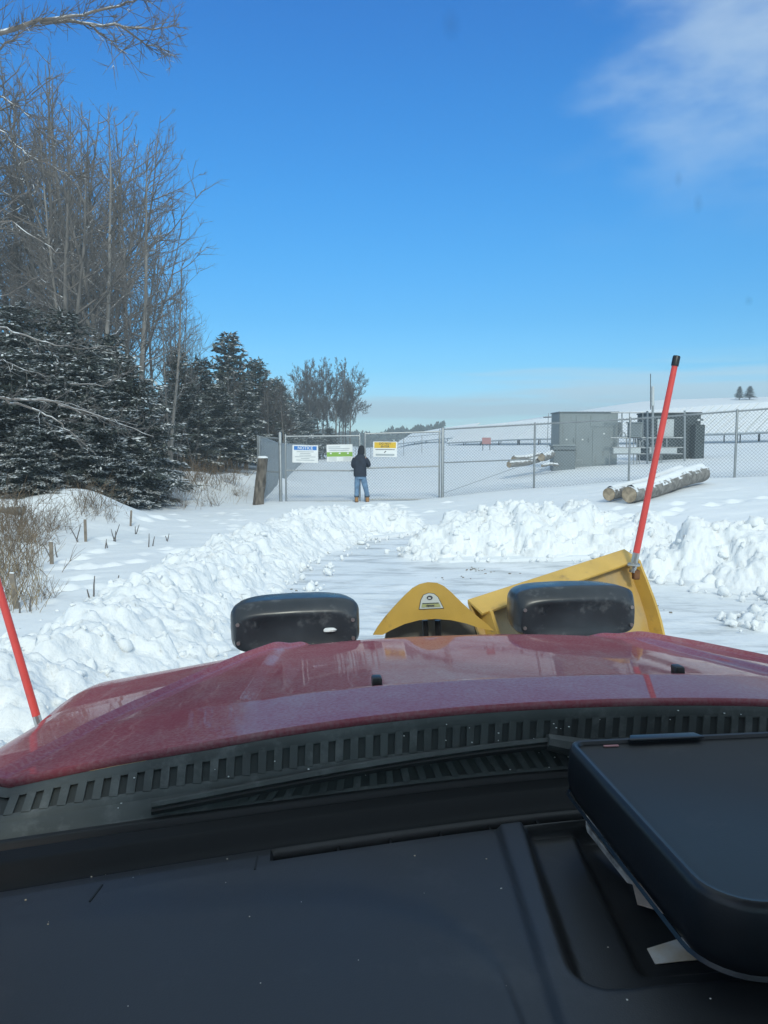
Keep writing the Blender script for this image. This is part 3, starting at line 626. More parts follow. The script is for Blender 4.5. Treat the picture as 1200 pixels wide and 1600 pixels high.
def make_person():
    b = at(565, 785.5, 25.0)
    t = thing('person', 'person in dark hooded jacket, blue jeans and tan boots facing the gate', 'person', (b.x, b.y, g1(b.x, b.y) - 0.0))
    V = [(-0.04, 0, 0.92, .13, .10), (-0.05, 0, 1.12, .13, .10), (-0.05, 0.02, 1.36, .16, .11), (-0.035, 0.05, 1.53, .06, .06), (-0.015, 0.09, 1.62, .075, .085), (-0.005, 0.12, 1.74, .085, .10),   # spine, neck, head
         (-0.14, 0, 0.88, .085), (-0.16, 0.0, 0.48, .06), (-0.165, -0.02, 0.10, .045), (-0.165, 0.13, 0.05, .04),
         (0.06, 0, 0.88, .085), (0.13, 0.02, 0.48, .06), (0.19, -0.01, 0.10, .045), (0.205, 0.14, 0.05, .04),
         (-0.23, 0.02, 1.44, .06), (-0.28, 0.05, 1.17, .045), (-0.14, 0.28, 1.18, .035), (-0.06, 0.36, 1.22, .035),
         (0.14, 0.02, 1.44, .06), (0.235, 0.08, 1.19, .045), (0.10, 0.30, 1.22, .035), (0.03, 0.37, 1.24, .035)]
    E_ = [(0, 1), (1, 2), (2, 3), (3, 4), (4, 5), (0, 6), (6, 7), (7, 8), (8, 9), (0, 10), (10, 11), (11, 12), (12, 13), (2, 14), (14, 15), (15, 16), (16, 17), (2, 18), (18, 19), (19, 20), (20, 21)]
    for wrist, sx in ((17, 1), (21, -1)):
        wv = V[wrist]
        for k in range(4):
            i = len(V); y0 = wv[1] + 0.02; z0 = wv[2] + 0.03 - 0.02 * k; ln = (0.07, 0.085, 0.08, 0.06)[k]
            V.append((wv[0] + sx * 0.01, y0 + ln * 0.6, z0, .0095)); V.append((wv[0] + sx * 0.04, y0 + ln * 0.75, z0 - 0.01, .0085)); E_ += [(wrist, i), (i, i + 1)]
        i = len(V); V.append((wv[0] + sx * 0.02, wv[1] + 0.0, wv[2] + 0.06, .011)); V.append((wv[0] + sx * 0.035, wv[1] + 0.04, wv[2] + 0.075, .009)); E_ += [(wrist, i), (i, i + 1)]
    skin_obj('body', V, E_, 'skin', t)
    # jacket: torso and two sleeves
    mb = MB()
    loft(mb, [((-0.045, 0, 0.83), .208, .145, 2.6), ((-0.045, 0, 0.85), .215, .152, 2.6), ((-0.05, 0, 0.98), .215, .155, 2.5), ((-0.05, 0, 1.12), .213, .155, 2.4), ((-0.05, 0.01, 1.28), .222, .16, 2.4),
              ((-0.05, 0.02, 1.40), .225, .155, 2.3), ((-0.045, 0.03, 1.48), .18, .13, 2.1), ((-0.035, 0.045, 1.54), .11, .105, 2.0), ((-0.025, 0.06, 1.60), .088, .10, 2.0), ((-0.02, 0.07, 1.62), .07, .08, 2)], 20)
    mb.tube([(-0.20, 0.02, 1.45), (-0.255, 0.02, 1.36), (-0.28, 0.04, 1.22), (-0.275, 0.08, 1.14), (-0.21, 0.2, 1.15), (-0.13, 0.30, 1.19)], [.075, .082, .075, .068, .06, .05], 12)
    mb.tube([(0.11, 0.02, 1.45), (0.17, 0.03, 1.36), (0.235, 0.05, 1.26), (0.245, 0.09, 1.18), (0.19, 0.2, 1.18), (0.09, 0.31, 1.23)], [.075, .082, .075, .072, .062, .05], 12)
    j = mb.build('jacket', 'jacket', t, True); s_ = j.modifiers.new('sub', 'SUBSURF'); s_.levels = 1; s_.render_levels = 1
    mb = MB(); loft(mb, [((-0.02, 0.04, 1.52), .105, .10, 2), ((-0.015, 0.05, 1.60), .118, .115, 2.2), ((-0.01, 0.06, 1.68), .115, .12, 2.1), ((-0.005, 0.08, 1.76), .104, .125, 2), ((0, 0.095, 1.82), .08, .10, 2), ((0.0, 0.10, 1.855), .035, .05, 2)], 16)
    j = mb.build('hood', 'cap', t, True); s_ = j.modifiers.new('sub', 'SUBSURF'); s_.levels = 1; s_.render_levels = 1
    mb = MB()
    loft(mb, [((-0.05, 0, 0.93), .17, .12, 2.4), ((-0.05, 0, 0.84), .178, .128, 2.4), ((-0.04, 0, 0.76), .175, .12, 2.3)], 18)
    mb.tube([(-0.125, 0, 0.84), (-0.14, 0.0, 0.66), (-0.155, 0.005, 0.48), (-0.16, -0.01, 0.30), (-0.162, -0.015, 0.20)], [.095, .092, .078, .072, .076], 12)
    mb.tube([(0.045, 0, 0.84), (0.085, 0.005, 0.66), (0.13, 0.012, 0.48), (0.17, 0.0, 0.30), (0.188, -0.005, 0.20)], [.098, .098, .084, .074, .077], 12)
    mb.build('jeans', 'jeans', t, True)
    for x, x2 in ((-0.163, -0.162), (0.19, 0.187)):
        MB().tube([(x, -0.012, 0.165), (x2, -0.013, 0.215)], [.078, .08], 12).build('jeans_cuff', 'jeans_cuff', t, True)
        mb = MB(); loft(mb, [((x, 0.03, 0.02), .058, .145, 2.8), ((x, 0.03, 0.06), .058, .14, 2.6), ((x, 0.015, 0.095), .06, .115, 2.4), ((x, -0.008, 0.13), .062, .085, 2.2), ((x, -0.012, 0.19), .064, .074, 2)], 14)
        bo = mb.build('boot', 'boot', t, True); mb = MB(); loft(mb, [((x, 0.03, -0.01), .06, .15, 2.8), ((x, 0.03, 0.028), .061, .15, 2.8)], 14); mb.build('sole', 'boot_sole', bo)
make_person()

# ------------------------------------------------------------------ leaning wooden post, stakes
a = at(401.5, 787, 24.6); tp = at(410.5, 714, 24.55)
t = thing('wooden_post', 'thick weathered wooden post leaning right at the left end of the gate', 'post', (a.x, a.y, g1(a.x, a.y)))
v = tp - a; hgt = v.z
mb = MB(); rs = random.Random(3); n = 14; rings = 10
for k in range(rings):
    q = k / (rings - 1); c = Vector((v.x * q, v.y * q, -0.2 + (hgt + 0.2) * q)); r0 = 0.175 - 0.012 * q
    for j in range(n):
        an = 2 * math.pi * j / n; rr = r0 * (1 + 0.07 * math.sin(3 * an + 1) + 0.05 * math.sin(7 * an + 2 + q) + 0.16 * mnoise.noise(Vector((math.cos(an) * 2, math.sin(an) * 2, q * 5)))); mb.v.append((c.x + rr * math.cos(an), c.y + rr * math.sin(an), c.z + (0.03 * math.cos(an) if k == rings - 1 else 0)))
for k in range(rings - 1):
    for j in range(n): a_ = k * n + j; b_ = k * n + (j + 1) % n; mb.f.append((a_, b_, b_ + n, a_ + n))
mb.f.append(tuple((rings - 1) * n + j for j in range(n)))
mb.build('shaft', 'post_wood', t, True)
mb = MB(); loft(mb, [((v.x, v.y, hgt - 0.01), .17, .17, 2), ((v.x, v.y, hgt + 0.03), .165, .165, 2), ((v.x - 0.01, v.y, hgt + 0.055), .10, .11, 2)], 14); mb.build('snow_cap', 'snow_pile', t, True)
for zz in (0.55, 1.12): MB().tube([(v.x * zz / hgt + 0.178 * math.cos(k * 0.45), 0.178 * math.sin(k * 0.45), zz + 0.02 * math.sin(k)) for k in range(15)], 0.008, 5).build('wire', 'wire', t)
t0 = (('stake nearest the truck, beside dry grass at the left edge', 28, 951, 895, 0.055, 0.03), ('stake in the middle of the row of thin stakes at left', 81, 881, 846, 0.05, 0.0), ('stake standing just in front of the rounded snow mound', 134, 846, 811, 0.045, 0.0), ('stake farthest from the truck, by the dark conifers', 203, 821, 797, 0.04, -0.03))
for lb, px, py, pt_, w, lean in t0:
    x, y = ground_at(px, py); h = (py - pt_) / FPX * y
    t = thing('wooden_stake', 'thin grey wooden ' + lb, 'stake', (x, y, g1(x, y)), rng.uniform(-0.6, 0.6), 'stakes along the left field edge')
    w *= 0.6
    MB().prism([Vector((-w, -w * .5, 0)), Vector((w, -w * .5, 0)), Vector((w, w * .5, 0)), Vector((-w, w * .5, 0))], (0, 0, -0.2), (-lean * 2, 0, h)).build('shaft', 'stake_wood', t, bevel=0.006)
    MB().box((-lean * 2, 0, h + 0.008), (w * 1.7, w * .7, 0.016)).build('snow_cap', 'snow_pile', t, bevel=0.006)

# ------------------------------------------------------------------ logs
def log(mb_name, label, p0, p1, r0, r1, group, seed, snow=True):
    p0 = Vector(p0); p1 = Vector(p1); t = thing(mb_name, label, 'log', p0, 0, group); d = p1 - p0; rs = np.random.RandomState(seed)
    n, m = 18, 26; u = Vector((0, 0, 1)).cross(d).normalized(); w = d.normalized().cross(u)
    V = []; F = []
    for k in range(m):
        q = k / (m - 1); c = d * q + u * 0.03 * math.sin(q * 5 + seed) + w * 0.02 * math.sin(q * 7 + seed); r = r0 + (r1 - r0) * q
        for j in range(n):
            an = 2 * math.pi * j / n; rr = r * (1 + 0.05 * mnoise.noise(Vector((math.cos(an) * 1.5, math.sin(an) * 1.5, q * 9 + seed))) + 0.03 * mnoise.noise(Vector((math.cos(an) * 5, math.sin(an) * 5, q * 40 + seed))))
            V.append(tuple(c + (u * math.cos(an) + w * math.sin(an)) * rr))
    for k in range(m - 1):
        for j in range(n): a_ = k * n + j; b_ = k * n + (j + 1) % n; F.append((a_, b_, b_ + n, a_ + n))
    mb = MB(); mb.v = V; mb.f = F; mb.build('trunk', 'log_bark', t, True)
    for base, q, sgn in ((0, 0, -1), ((m - 1) * n, 1, 1)):
        mb = MB(); ctr = d * q + u * 0.03 * math.sin(q * 5 + seed) + w * 0.02 * math.sin(q * 7 + seed); ring = [Vector(V[base + j]) for j in range(n)]
        mb.v = [tuple(ctr + (p - ctr) * 0.97 + d.normalized() * sgn * 0.004) for p in ring] + [tuple(ctr + d.normalized() * sgn * 0.01)]
        mb.f = [(j, (j + 1) % n, n) for j in range(n)]; mb.build('sawn_end', 'log_end', t)
    if snow:
        mb = MB(); ns = 24; rows = []
        for k in range(ns):
            q = 0.015 + 0.97 * k / (ns - 1); c = d * q + u * 0.03 * math.sin(q * 5 + seed) + w * 0.02 * math.sin(q * 7 + seed); r = r0 + (r1 - r0) * q; half = 0.62 + 0.30 * mnoise.noise(Vector((q * 6, seed, 0)))
            for j in range(9):
                f = -1 + 2 * j / 8; an = math.pi / 2 * 1.0 + f * half; th = 0.035 * (1 - f * f) * (1 + 0.5 * mnoise.noise(Vector((q * 9, f * 2, seed)))) + 0.004
                mb.v.append(tuple(c + (u * math.cos(an) + w * math.sin(an)) * (r * 1.0 + th - 0.006)))
        for k in range(ns - 1):
            for j in range(8): a_ = k * 9 + j; mb.f.append((a_, a_ + 1, a_ + 10, a_ + 9))
        mb.build('snow_cover', 'snow_pile', t, True)
    return t
def rest(px, py, r_, up=0.0):
    x, y = ground_at(px, py); return Vector((x, y, g1(x, y) + r_ + up))
n2 = rest(983, 788, .185, .03); f2 = rest(1097, 756, .235, .06)
log('felled_log', 'thick snow-topped log lying in front, its right end up by the fence', n2, f2, 0.185, 0.235, 'two logs outside the fence', 3)
n1 = rest(953, 786, .155, .03); f1 = rest(1064, 753, .19, .06)
log('felled_log', 'thinner snow-topped log lying just behind and left of the thick one', n1, f1, 0.155, 0.19, 'two logs outside the fence', 8)
x0 = at(1000, 780, 19.9); x1 = at(1062, 768, 20.9)
log('branch_wood', 'short dark limb wedged under the thick log outside the fence', (x0.x, x0.y, g1(x0.x, x0.y) + 0.05), (x1.x, x1.y, g1(x1.x, x1.y) + 0.10), 0.07, 0.06, None, 5, False)
c = [(796, 727, 30.0, 842, 719, 31.2, .12, .11, 'lowest snowy log of the small pile left of the grey cabinets'), (803, 718, 30.6, 846, 713, 31.6, .12, .12, 'upper snowy log of the small pile left of the grey cabinets'), (846, 715, 30.8, 868, 709, 32.4, .15, .14, 'log end facing out at the right of the small log pile'), (846, 727, 30.4, 872, 726, 30.9, .05, .05, 'pale pole lying in snow against the low grey cabinet')]
for k, (a0, b0, d0, a1, b1, d1, r0, r1, lb) in enumerate(c): log('stacked_log', lb, at(a0, b0, d0), at(a1, b1, d1), r0, r1, 'logs inside the fence', 20 + k)

# ------------------------------------------------------------------ electrical equipment inside the fence
def zz2(x, y): return 840 + x / 4.286, 620 + y / 4.286
def rect(px0, py0, px1, py1, d):
    a = at(px0, py1, d); b_ = at(px1, py0, d); return a.x, b_.x, a.z, b_.z
def box_r(t, name, m, r, y0, y1, bevel=0.01):
    o = t.location; return MB().box(((r[0] + r[1]) / 2 - o.x, (y0 + y1) / 2 - o.y, (r[2] + r[3]) / 2 - o.z), (r[1] - r[0], abs(y1 - y0), r[3] - r[2])).build(name, m, t, bevel=bevel)
DC = 33.0
r = rect(872.7, 645, 966, 728.5, DC); gzc = g1((r[0] + r[1]) / 2, DC)
t = thing('switchgear_cabinet', 'large plain grey metal cabinet with a door, left of the pipe rack', 'cabinet', ((r[0] + r[1]) / 2, DC, r[2]))
box_r(t, 'body', 'cabinet_grey', (r[0], r[1], min(r[2], gzc) - 0.1, r[3]), DC, DC + 1.6)
box_r(t, 'roof', 'cabinet_mid', (r[0] - 0.04, r[1] + 0.04, r[3] + 0.002, r[3] + 0.05), DC - 0.05, DC + 1.65)
W = r[1] - r[0]; Hc = r[3] - r[2]
for x0, x1, z0, z1 in ((0.01, 0.265, 0.03, 0.94), (0.285, 0.515, 0.03, 0.94), (0.575, 0.925, 0.03, 0.70), (0.535, 0.97, 0.74, 0.95)):
    box_r(t, 'door' if z1 < 0.72 else 'panel', 'cabinet_grey', (r[0] + W * x0, r[0] + W * x1, r[2] + Hc * z0, r[2] + Hc * z1), DC - 0.025, DC + 0.01, 0.006)
for x, z in ((0.125, 0.50), (0.40, 0.50), (0.765, 0.61)): box_r(t, 'plate', 'white_plastic', (r[0] + W * x - 0.035, r[0] + W * x + 0.035, r[2] + Hc * z - 0.03, r[2] + Hc * z + 0.03), DC - 0.045, DC - 0.02, 0.004)
for x in (0.25, 0.50): box_r(t, 'handle', 'cabinet_mid', (r[0] + W * x - 0.02, r[0] + W * x, r[2] + Hc * 0.45, r[2] + Hc * 0.53), DC - 0.06, DC - 0.02, 0.004)
q = zz2(520, 170) + zz2(560, 268); rr = rect(*q, DC + 0.5); box_r(t, 'side_box', 'cabinet_mid', rr, DC + 0.3, DC + 0.7)
d = 32.0; r = rect(864.5, 697, 899.5, 729.7, d)
t = thing('low_cabinet', 'low grey metal box in front of the large grey cabinet', 'cabinet', ((r[0] + r[1]) / 2, d, r[2]))
box_r(t, 'body', 'cabinet_mid', (r[0], r[1], r[2] - 0.15, r[3]), d, d + 0.7)
rl = rect(863.5, 694.7, 900.5, 697.2, d); box_r(t, 'lid', 'cabinet_grey', rl, d - 0.04, d + 0.74)
rl = rect(864.2, 702.6, 899.8, 704.4, d); box_r(t, 'seam', 'cabinet_dark', rl, d - 0.012, d + 0.02, 0.002)
o = t.location; MB().tube([(r[1] - o.x + 0.02, -0.05, 0.28), (r[1] - o.x + 0.27, -0.05, 0.30), (r[1] - o.x + 0.27, -0.05, 0.12)], 0.018, 6).build('conduit', 'galvanised', t, True)
# pipe rack
d = 32.3; a = at(*zz2(735, 470), d)
t = thing('pipe_rack', 'galvanised pipe rack with trays and conduits between the two big cabinets', 'rack', (a.x, a.y, a.z)); o = t.location.copy()
def zr(x, y, dd=d): return at(*zz2(x, y), dd) - o
for x, y0, y1, rad in ((565, 105, 280, .03), (615, 105, 475, .022), (705, 105, 345, .022), (735, 95, 480, .045), (985, 92, 460, .045), (480, 380, 480, .02), (865, 275, 345, .03), (540, 275, 340, .03), (597, 275, 340, .03)):
    MB().tube([zr(x, y0), zr(x, y1)], rad, 8).build('upright', 'galvanised', t, True)
for x0, x1, y, rad in ((490, 985, 107, .024), (490, 975, 275, .028), (500, 975, 340, .022), (500, 970, 383, .022)):
    MB().tube([zr(x0, y), zr(x1, y - 1)], rad, 8).build('crossbar', 'galvanised', t, True)
def zbox(name, m, x0, y0, x1, y1, dd, th, tt=None):
    tt = tt or t; rr = rect(*zz2(x0, y0), *zz2(x1, y1), dd); return box_r(tt, name, m, rr, dd, dd + th)
zbox('cable_tray', 'cabinet_pale', 508, 343, 692, 380, d - 0.12, 0.08); zbox('cable_tray', 'cabinet_pale', 750, 343, 935, 380, d - 0.12, 0.08)
for x in (642, 665, 681, 820, 832):
    MB().tube([zr(x, 290), zr(x, 478)], 0.022, 6).build('conduit', 'galvanised', t, True)
MB().tube([zr(545 + 25 * math.cos(k), 275 - 38 * math.sin(k)) + Vector((0.15, 0, 0)) for k in (math.pi, 2.5, 2.0, 1.5, 1.0, .5, 0)], 0.025, 6).build('bent_conduit', 'galvanised', t, True)
MB().tube([zr(715 + 28 * math.cos(k), 315 - 30 * math.sin(k)) for k in (0, .6, 1.2, 1.9, 2.6, 3.4, 4.2, 5.0)], 0.022, 6).build('bent_conduit', 'galvanised', t, True)
t2 = thing('meter_cabinet', 'small grey meter cabinet hung on the pipe rack', 'cabinet', at(*zz2(657, 270), d)); zbox('body', 'cabinet_grey', 612, 175, 703, 270, d - 0.1, 0.25, t2); zbox('door', 'cabinet_mid', 622, 187, 693, 262, d - 0.125, 0.03, t2)
zbox('hood', 'cabinet_mid', 609, 169, 706, 177, d - 0.16, 0.34, t2)
# dark container
d = 34.0; r = rect(*zz2(748, 112), *zz2(1095, 462), d)
t = thing('transformer_cabinet', 'dark green-grey louvred transformer cabinet right of the pipe rack', 'cabinet', ((r[0] + r[1]) / 2, d, r[2]))
box_r(t, 'body', 'cabinet_dark', (r[0], r[1], r[2] - 0.2, r[3]), d, d + 1.8)
box_r(t, 'roof', 'cabinet_dark', (r[0] - 0.03, r[1] + 0.03, r[3] + 0.002, r[3] + 0.06), d - 0.06, d + 1.86)
rr = rect(*zz2(1045, 186), *zz2(1117, 455), d - 0.45); box_r(t, 'radiator', 'cabinet_dark', rr, d - 0.45, d - 0.01)
nl = 17
for k in range(nl):
    x = rr[0] + (rr[1] - rr[0]) * (k + 0.5) / nl; box_r(t, 'fin', 'cabinet_dark', (x - 0.012, x + 0.012, rr[2] + 0.05, rr[3] - 0.03), d - 0.52, d - 0.451, 0)
r3 = rect(*zz2(925, 180), *zz2(1040, 455), d); 
for k in range(12):
    z = r3[2] + (r3[3] - r3[2]) * (k + 0.5) / 12; box_r(t, 'louvre', 'cabinet_dark', (r3[0], r3[1], z - 0.03, z + 0.02), d - 0.03, d - 0.002, 0.004)
zbox('pale_panel', 'cabinet_pale', 800, 150, 915, 268, d - 0.04, 0.038, t)
rr = rect(*zz2(1065, 150), *zz2(1082, 163), d); box_r(t, 'lamp', 'white_plastic', rr, d - 0.12, d - 0.002)
rr = rect(*zz2(1097, 146), *zz2(1118, 160), d); box_r(t, 'bracket', 'cabinet_mid', rr, d + 0.1, d + 0.2)
# mast
d = 31.8; b0 = at(1020, 728, d)
t = thing('antenna_mast', 'thin mast with a whip antenna standing in front of the dark cabinet', 'mast', (b0.x, b0.y, b0.z)); o = t.location.copy()
MB().tube([(0, 0, -0.2), at(1020, 632, d) - o], 0.05, 8).build('pole', 'galvanised', t, True)
MB().tube([at(1020, 634, d) - o, at(1020, 604, d) - o], 0.065, 10).build('antenna', 'cabinet_pale', t, True)
MB().tube([at(1016.5, 640, d) - o, at(1016.5, 584, d) - o], 0.017, 6).build('whip', 'steel_dark', t, True)
for y in (612, 622, 634): MB().tube([at(1015.5, y, d) - o, at(1022, y, d) - o], 0.02, 6).build('clamp', 'galvanised', t)

# ------------------------------------------------------------------ snow covered solar tables
def solar_table(name, label, A, B, n, group, slope=4.0, tilt=R(31), zoff=None):
    A = Vector(A); B = Vector(B); e = Vector((B.x - A.x, B.y - A.y, 0)); L = e.length; e.normalize(); up = Vector((-e.y, e.x, 0))
    if up.y < 0: up = -up
    t = thing(name, label, 'solar table', (A.x, A.y, A.z), 0, group); dz = B.z - A.z
    w = L / n; u = (up * math.cos(tilt) + Vector((0, 0, 1)) * math.sin(tilt)); nn = e.cross(u).normalized()
    if nn.z < 0: nn = -nn
    for k in range(n):
        p = e * (k * w) + Vector((0, 0, dz * k / n)); q = e * ((k + 1) * w - 0.15) + Vector((0, 0, dz * (k + 1) / n))
        th = 0.07
        mb = MB(); mb.prism([p, q, q + u * slope, p + u * slope], (0, 0, 0), nn * th); mb.build('snowy_panel', 'panel_snow', t)
    MB().prism([Vector((0, 0, 0)), e * L + Vector((0, 0, dz)), e * L + Vector((0, 0, dz)) + u * slope, u * slope], nn * -0.05, nn * -0.004).build('frame', 'cabinet_pale', t)
    MB().tube([nn * -0.09 - up * 0.0, e * L + Vector((0, 0, dz)) - nn * 0.09], 0.035, 6).build('front_beam', 'galvanised', t)
    for k in range(0, n + 1, 4):
        p = e * (k * w * 0.97 + 0.1) + Vector((0, 0, dz * k / n)); 
        for off in (0.35, 2.6):
            c_ = p + up * off; gx, gy = A.x + c_.x, A.y + c_.y
            MB().tube([(c_.x, c_.y, g1(gx, gy) - A.z - 0.3), (c_.x, c_.y, p.z + off * math.tan(tilt) - 0.08)], 0.045, 6).build('leg', 'steel_dark', t)
    return t
row = [(8.6, 101.0, 690.5), (10.9, 94, 688), (13.6, 83, 685.5)]
PT = [(697, 692, 97), (748, 689.5, 86), (806, 686.5, 76), (872, 685, 68), (950, 682.5, 61), (1040, 680, 55), (1150, 677, 50), (1290, 671, 45.5)]
tl = ['far left end', 'second from the left end', 'third from the left end', 'left of and behind the large grey cabinet', 'directly behind the large grey cabinet', 'behind the dark cabinet', 'right of the dark cabinet', 'at the right edge of the picture']
for k in range(len(PT) - 1):
    a = at(*PT[k]); b_ = at(*PT[k + 1]); ee = (b_ - a); b2 = a + ee * 0.985
    solar_table('solar_table', 'snow-covered solar panel table, ' + tl[k] + ' of the row on the rise' if k < 3 else 'snow-covered solar panel table ' + tl[k], a, b2, 8, 'near row of solar tables')
PT2 = [(617, 694, 150), (662, 688.5, 128), (716, 683, 112)]
for k, lb in enumerate(('leftmost snow-covered solar table, just above the yellow sign', 'snow-covered solar table behind the right gate post')):
    a = at(*PT2[k]); b_ = at(*PT2[k + 1]); solar_table('solar_table', lb, a, b_, 6, 'far row of solar tables')
a = at(760, 698, 66); t = thing('red_sign', 'small faded red sign under the far solar tables', 'sign', (a.x, a.y, a.z)); MB().box((0, 0, 0.5), (0.75, 0.03, 0.55)).build('board', 'sign_red', t); MB().tube([(-0.3, 0.04, -0.5), (-0.3, 0.04, 0.7)], 0.03, 6).build('leg', 'steel_dark', t); MB().tube([(0.3, 0.04, -0.5), (0.3, 0.04, 0.7)], 0.03, 6).build('leg', 'steel_dark', t)
a = at(855, 690, 64); t = thing('weather_mast', 'thin weather mast with a short crossarm above the far solar tables', 'mast', (a.x, a.y, a.z)); tp = at(857, 646, 64) - a
MB().tube([(0, 0, -1), tp], 0.03, 6).build('pole', 'galvanised', t); ca = at(849, 652, 64) - a; cb = at(863, 651.5, 64) - a; MB().tube([ca, cb], 0.05, 6).build('crossarm', 'steel_dark', t)

# ------------------------------------------------------------------ trees
class Twigs:
    """many thin tapered tubes in one mesh"""
    def __init__(s): s.V = []; s.F = []; s.n = 0
    def add(s, pts, radii, n=3):
        base = s.n; ref = None; P = len(pts)
        for k in range(P):
            a = pts[k - 1] if k else pts[0]; b = pts[k + 1] if k < P - 1 else pts[-1]; d = (b - a).normalized()
            if ref is None: ref = Vector((1, 0, 0)) if abs(d.x) < 0.8 else Vector((0, 1, 0))
            u = (ref - d * ref.dot(d)).normalized(); w = d.cross(u); ref = u
            for j in range(n):
                an = 2 * math.pi * j / n + 0.5; s.V.append(pts[k] + (u * math.cos(an) + w * math.sin(an)) * radii[k])
        for k in range(P - 1):
            for j in range(n): a = base + k * n + j; b = base + k * n + (j + 1) % n; s.F.append((a, b, b + n, a + n))
        s.n += P * n
    def mesh(s, name):
        me = np_mesh(name, np.array([tuple(v) for v in s.V]), np.array(s.F)); me.polygons.foreach_set('use_smooth', [True] * len(me.polygons)); return me
def limb(r, p, d, length, nseg, wander, lift):
    pts = [p.copy()]; d = d.normalized(); st = length / nseg
    for k in range(nseg):
        d = (d + Vector((r.gauss(0, wander), r.gauss(0, wander), r.gauss(0, wander) + lift))).normalized(); pts.append(pts[-1] + d * st)
    return pts
def side_dir(r, d, ang, az=None):
    d = d.normalized(); ref = Vector((0, 0, 1)) if abs(d.z) < 0.9 else Vector((1, 0, 0)); u = d.cross(ref).normalized(); w = d.cross(u); a = r.uniform(0, 2 * math.pi) if az is None else az
    return d * math.cos(ang) + (u * math.cos(a) + w * math.sin(a)) * math.sin(ang)
def bare_tree_meshes(seed, height=14.0, rad=0.16, first=0.3, n1=22, spread=0.30, twig_r=0.0058, dens=1.25, fork=False):
    r = random.Random(seed); trunk = Twigs(); crown = Twigs()
    tp = limb(r, Vector((0, 0, -0.3)), Vector((r.uniform(-.05, .05), r.uniform(-.05, .05), 1)), height, 16, 0.022, 0.06)
    tr = [max(0.010, rad * 0.78 * (1 - k / 16) ** 0.9 + 0.008) for k in range(17)]; tr[0] *= 1.35
    trunk.add(tp, tr, 8)
    stems = [(tp, tr)]
    if fork:
        k0 = r.randint(5, 8); fd = side_dir(r, tp[k0 + 1] - tp[k0], 0.4); f2 = limb(r, tp[k0], fd, height * 0.55, 10, 0.05, 0.10); fr_ = [max(0.01, tr[k0] * 0.75 * (1 - k / 10) ** 0.9 + 0.008) for k in range(11)]; trunk.add(f2, fr_, 7); stems.append((f2, fr_))
    def point(pts, q):
        x = q * (len(pts) - 1); i = min(int(x), len(pts) - 2); return pts[i].lerp(pts[i + 1], x - i), (pts[i + 1] - pts[i]).normalized()
    for si, (pts, rr) in enumerate(stems):
        cnt = n1 if si == 0 else int(n1 * 0.6)
        for i in range(cnt):
            q = (first if si == 0 else 0.15) + (0.98 - (first if si == 0 else 0.15)) * (i + r.random()) / cnt; p, d = point(pts, q)
            L1 = height * spread * (1.08 - 0.85 * q) * r.uniform(0.6, 1.25); dd = side_dir(r, d, r.uniform(0.6, 1.05))
            if q < 0.45: dd.z *= 0.6
            b1 = limb(r, p, dd, L1, 7, 0.10, 0.07); r1 = max(0.011, 0.013 + L1 * 0.0075) ; R1 = [r1 * (1 - k / 7.6) for k in range(8)]; crown.add(b1, R1, 5)
            for j in range(max(2, int(L1 * 2.6 * dens))):
                q2 = 0.18 + 0.8 * r.random(); p2, d2 = point(b1, q2); L2 = L1 * r.uniform(0.22, 0.5) * (1.15 - 0.5 * q2)
                b2 = limb(r, p2, side_dir(r, d2, r.uniform(0.45, 0.95)), L2, 4, 0.12, 0.09); r2 = max(twig_r * 1.3, r1 * 0.45); crown.add(b2, [r2 * (1 - k / 5.5) for k in range(5)], 4)
                for m in range(max(2, int(L2 * 4.2 * dens))):
                    q3 = 0.15 + 0.83 * r.random(); p3, d3 = point(b2, q3); L3 = max(0.18, L2 * r.uniform(0.25, 0.6))
                    b3 = limb(r, p3, side_dir(r, d3, r.uniform(0.4, 0.9)), L3, 2, 0.14, 0.12); crown.add(b3, [twig_r, twig_r * 0.8, twig_r * 0.4], 3)
    return trunk.mesh('trunk'), crown.mesh('crown')
VAR = [bare_tree_meshes(101, 14, 0.15, 0.34, 22, 0.27), bare_tree_meshes(102, 14, 0.13, 0.28, 24, 0.24, fork=True), bare_tree_meshes(103, 14, 0.17, 0.40, 20, 0.32, fork=True), bare_tree_meshes(104, 14, 0.12, 0.25, 26, 0.22), bare_tree_meshes(105, 14, 0.15, 0.3, 24, 0.28, fork=True)]
FARV = [bare_tree_meshes(201, 12, 0.20, 0.34, 30, 0.26, 0.028, 1.8, True), bare_tree_meshes(202, 12, 0.18, 0.30, 30, 0.25, 0.028, 1.8)]
for i, (a, b) in enumerate(VAR + FARV):
    a.materials.append(MATS['bark_pale' if i in (0, 3) else 'bark']); b.materials.append(MATS['twig' if i < 5 else 'twig_far'])
def bare_tree(label, x, y, height, k, rz, group=None, src=VAR, base=14.0, wide=1.0):
    t = thing('bare_tree', label, 'tree', (x, y, g1(x, y) - 0.05), rz, group); s = height / base; t.scale = (s * wide, s * wide, s)
    a, b = src[k]; link('trunk', a, None, t); link('crown', b, None, t); return t

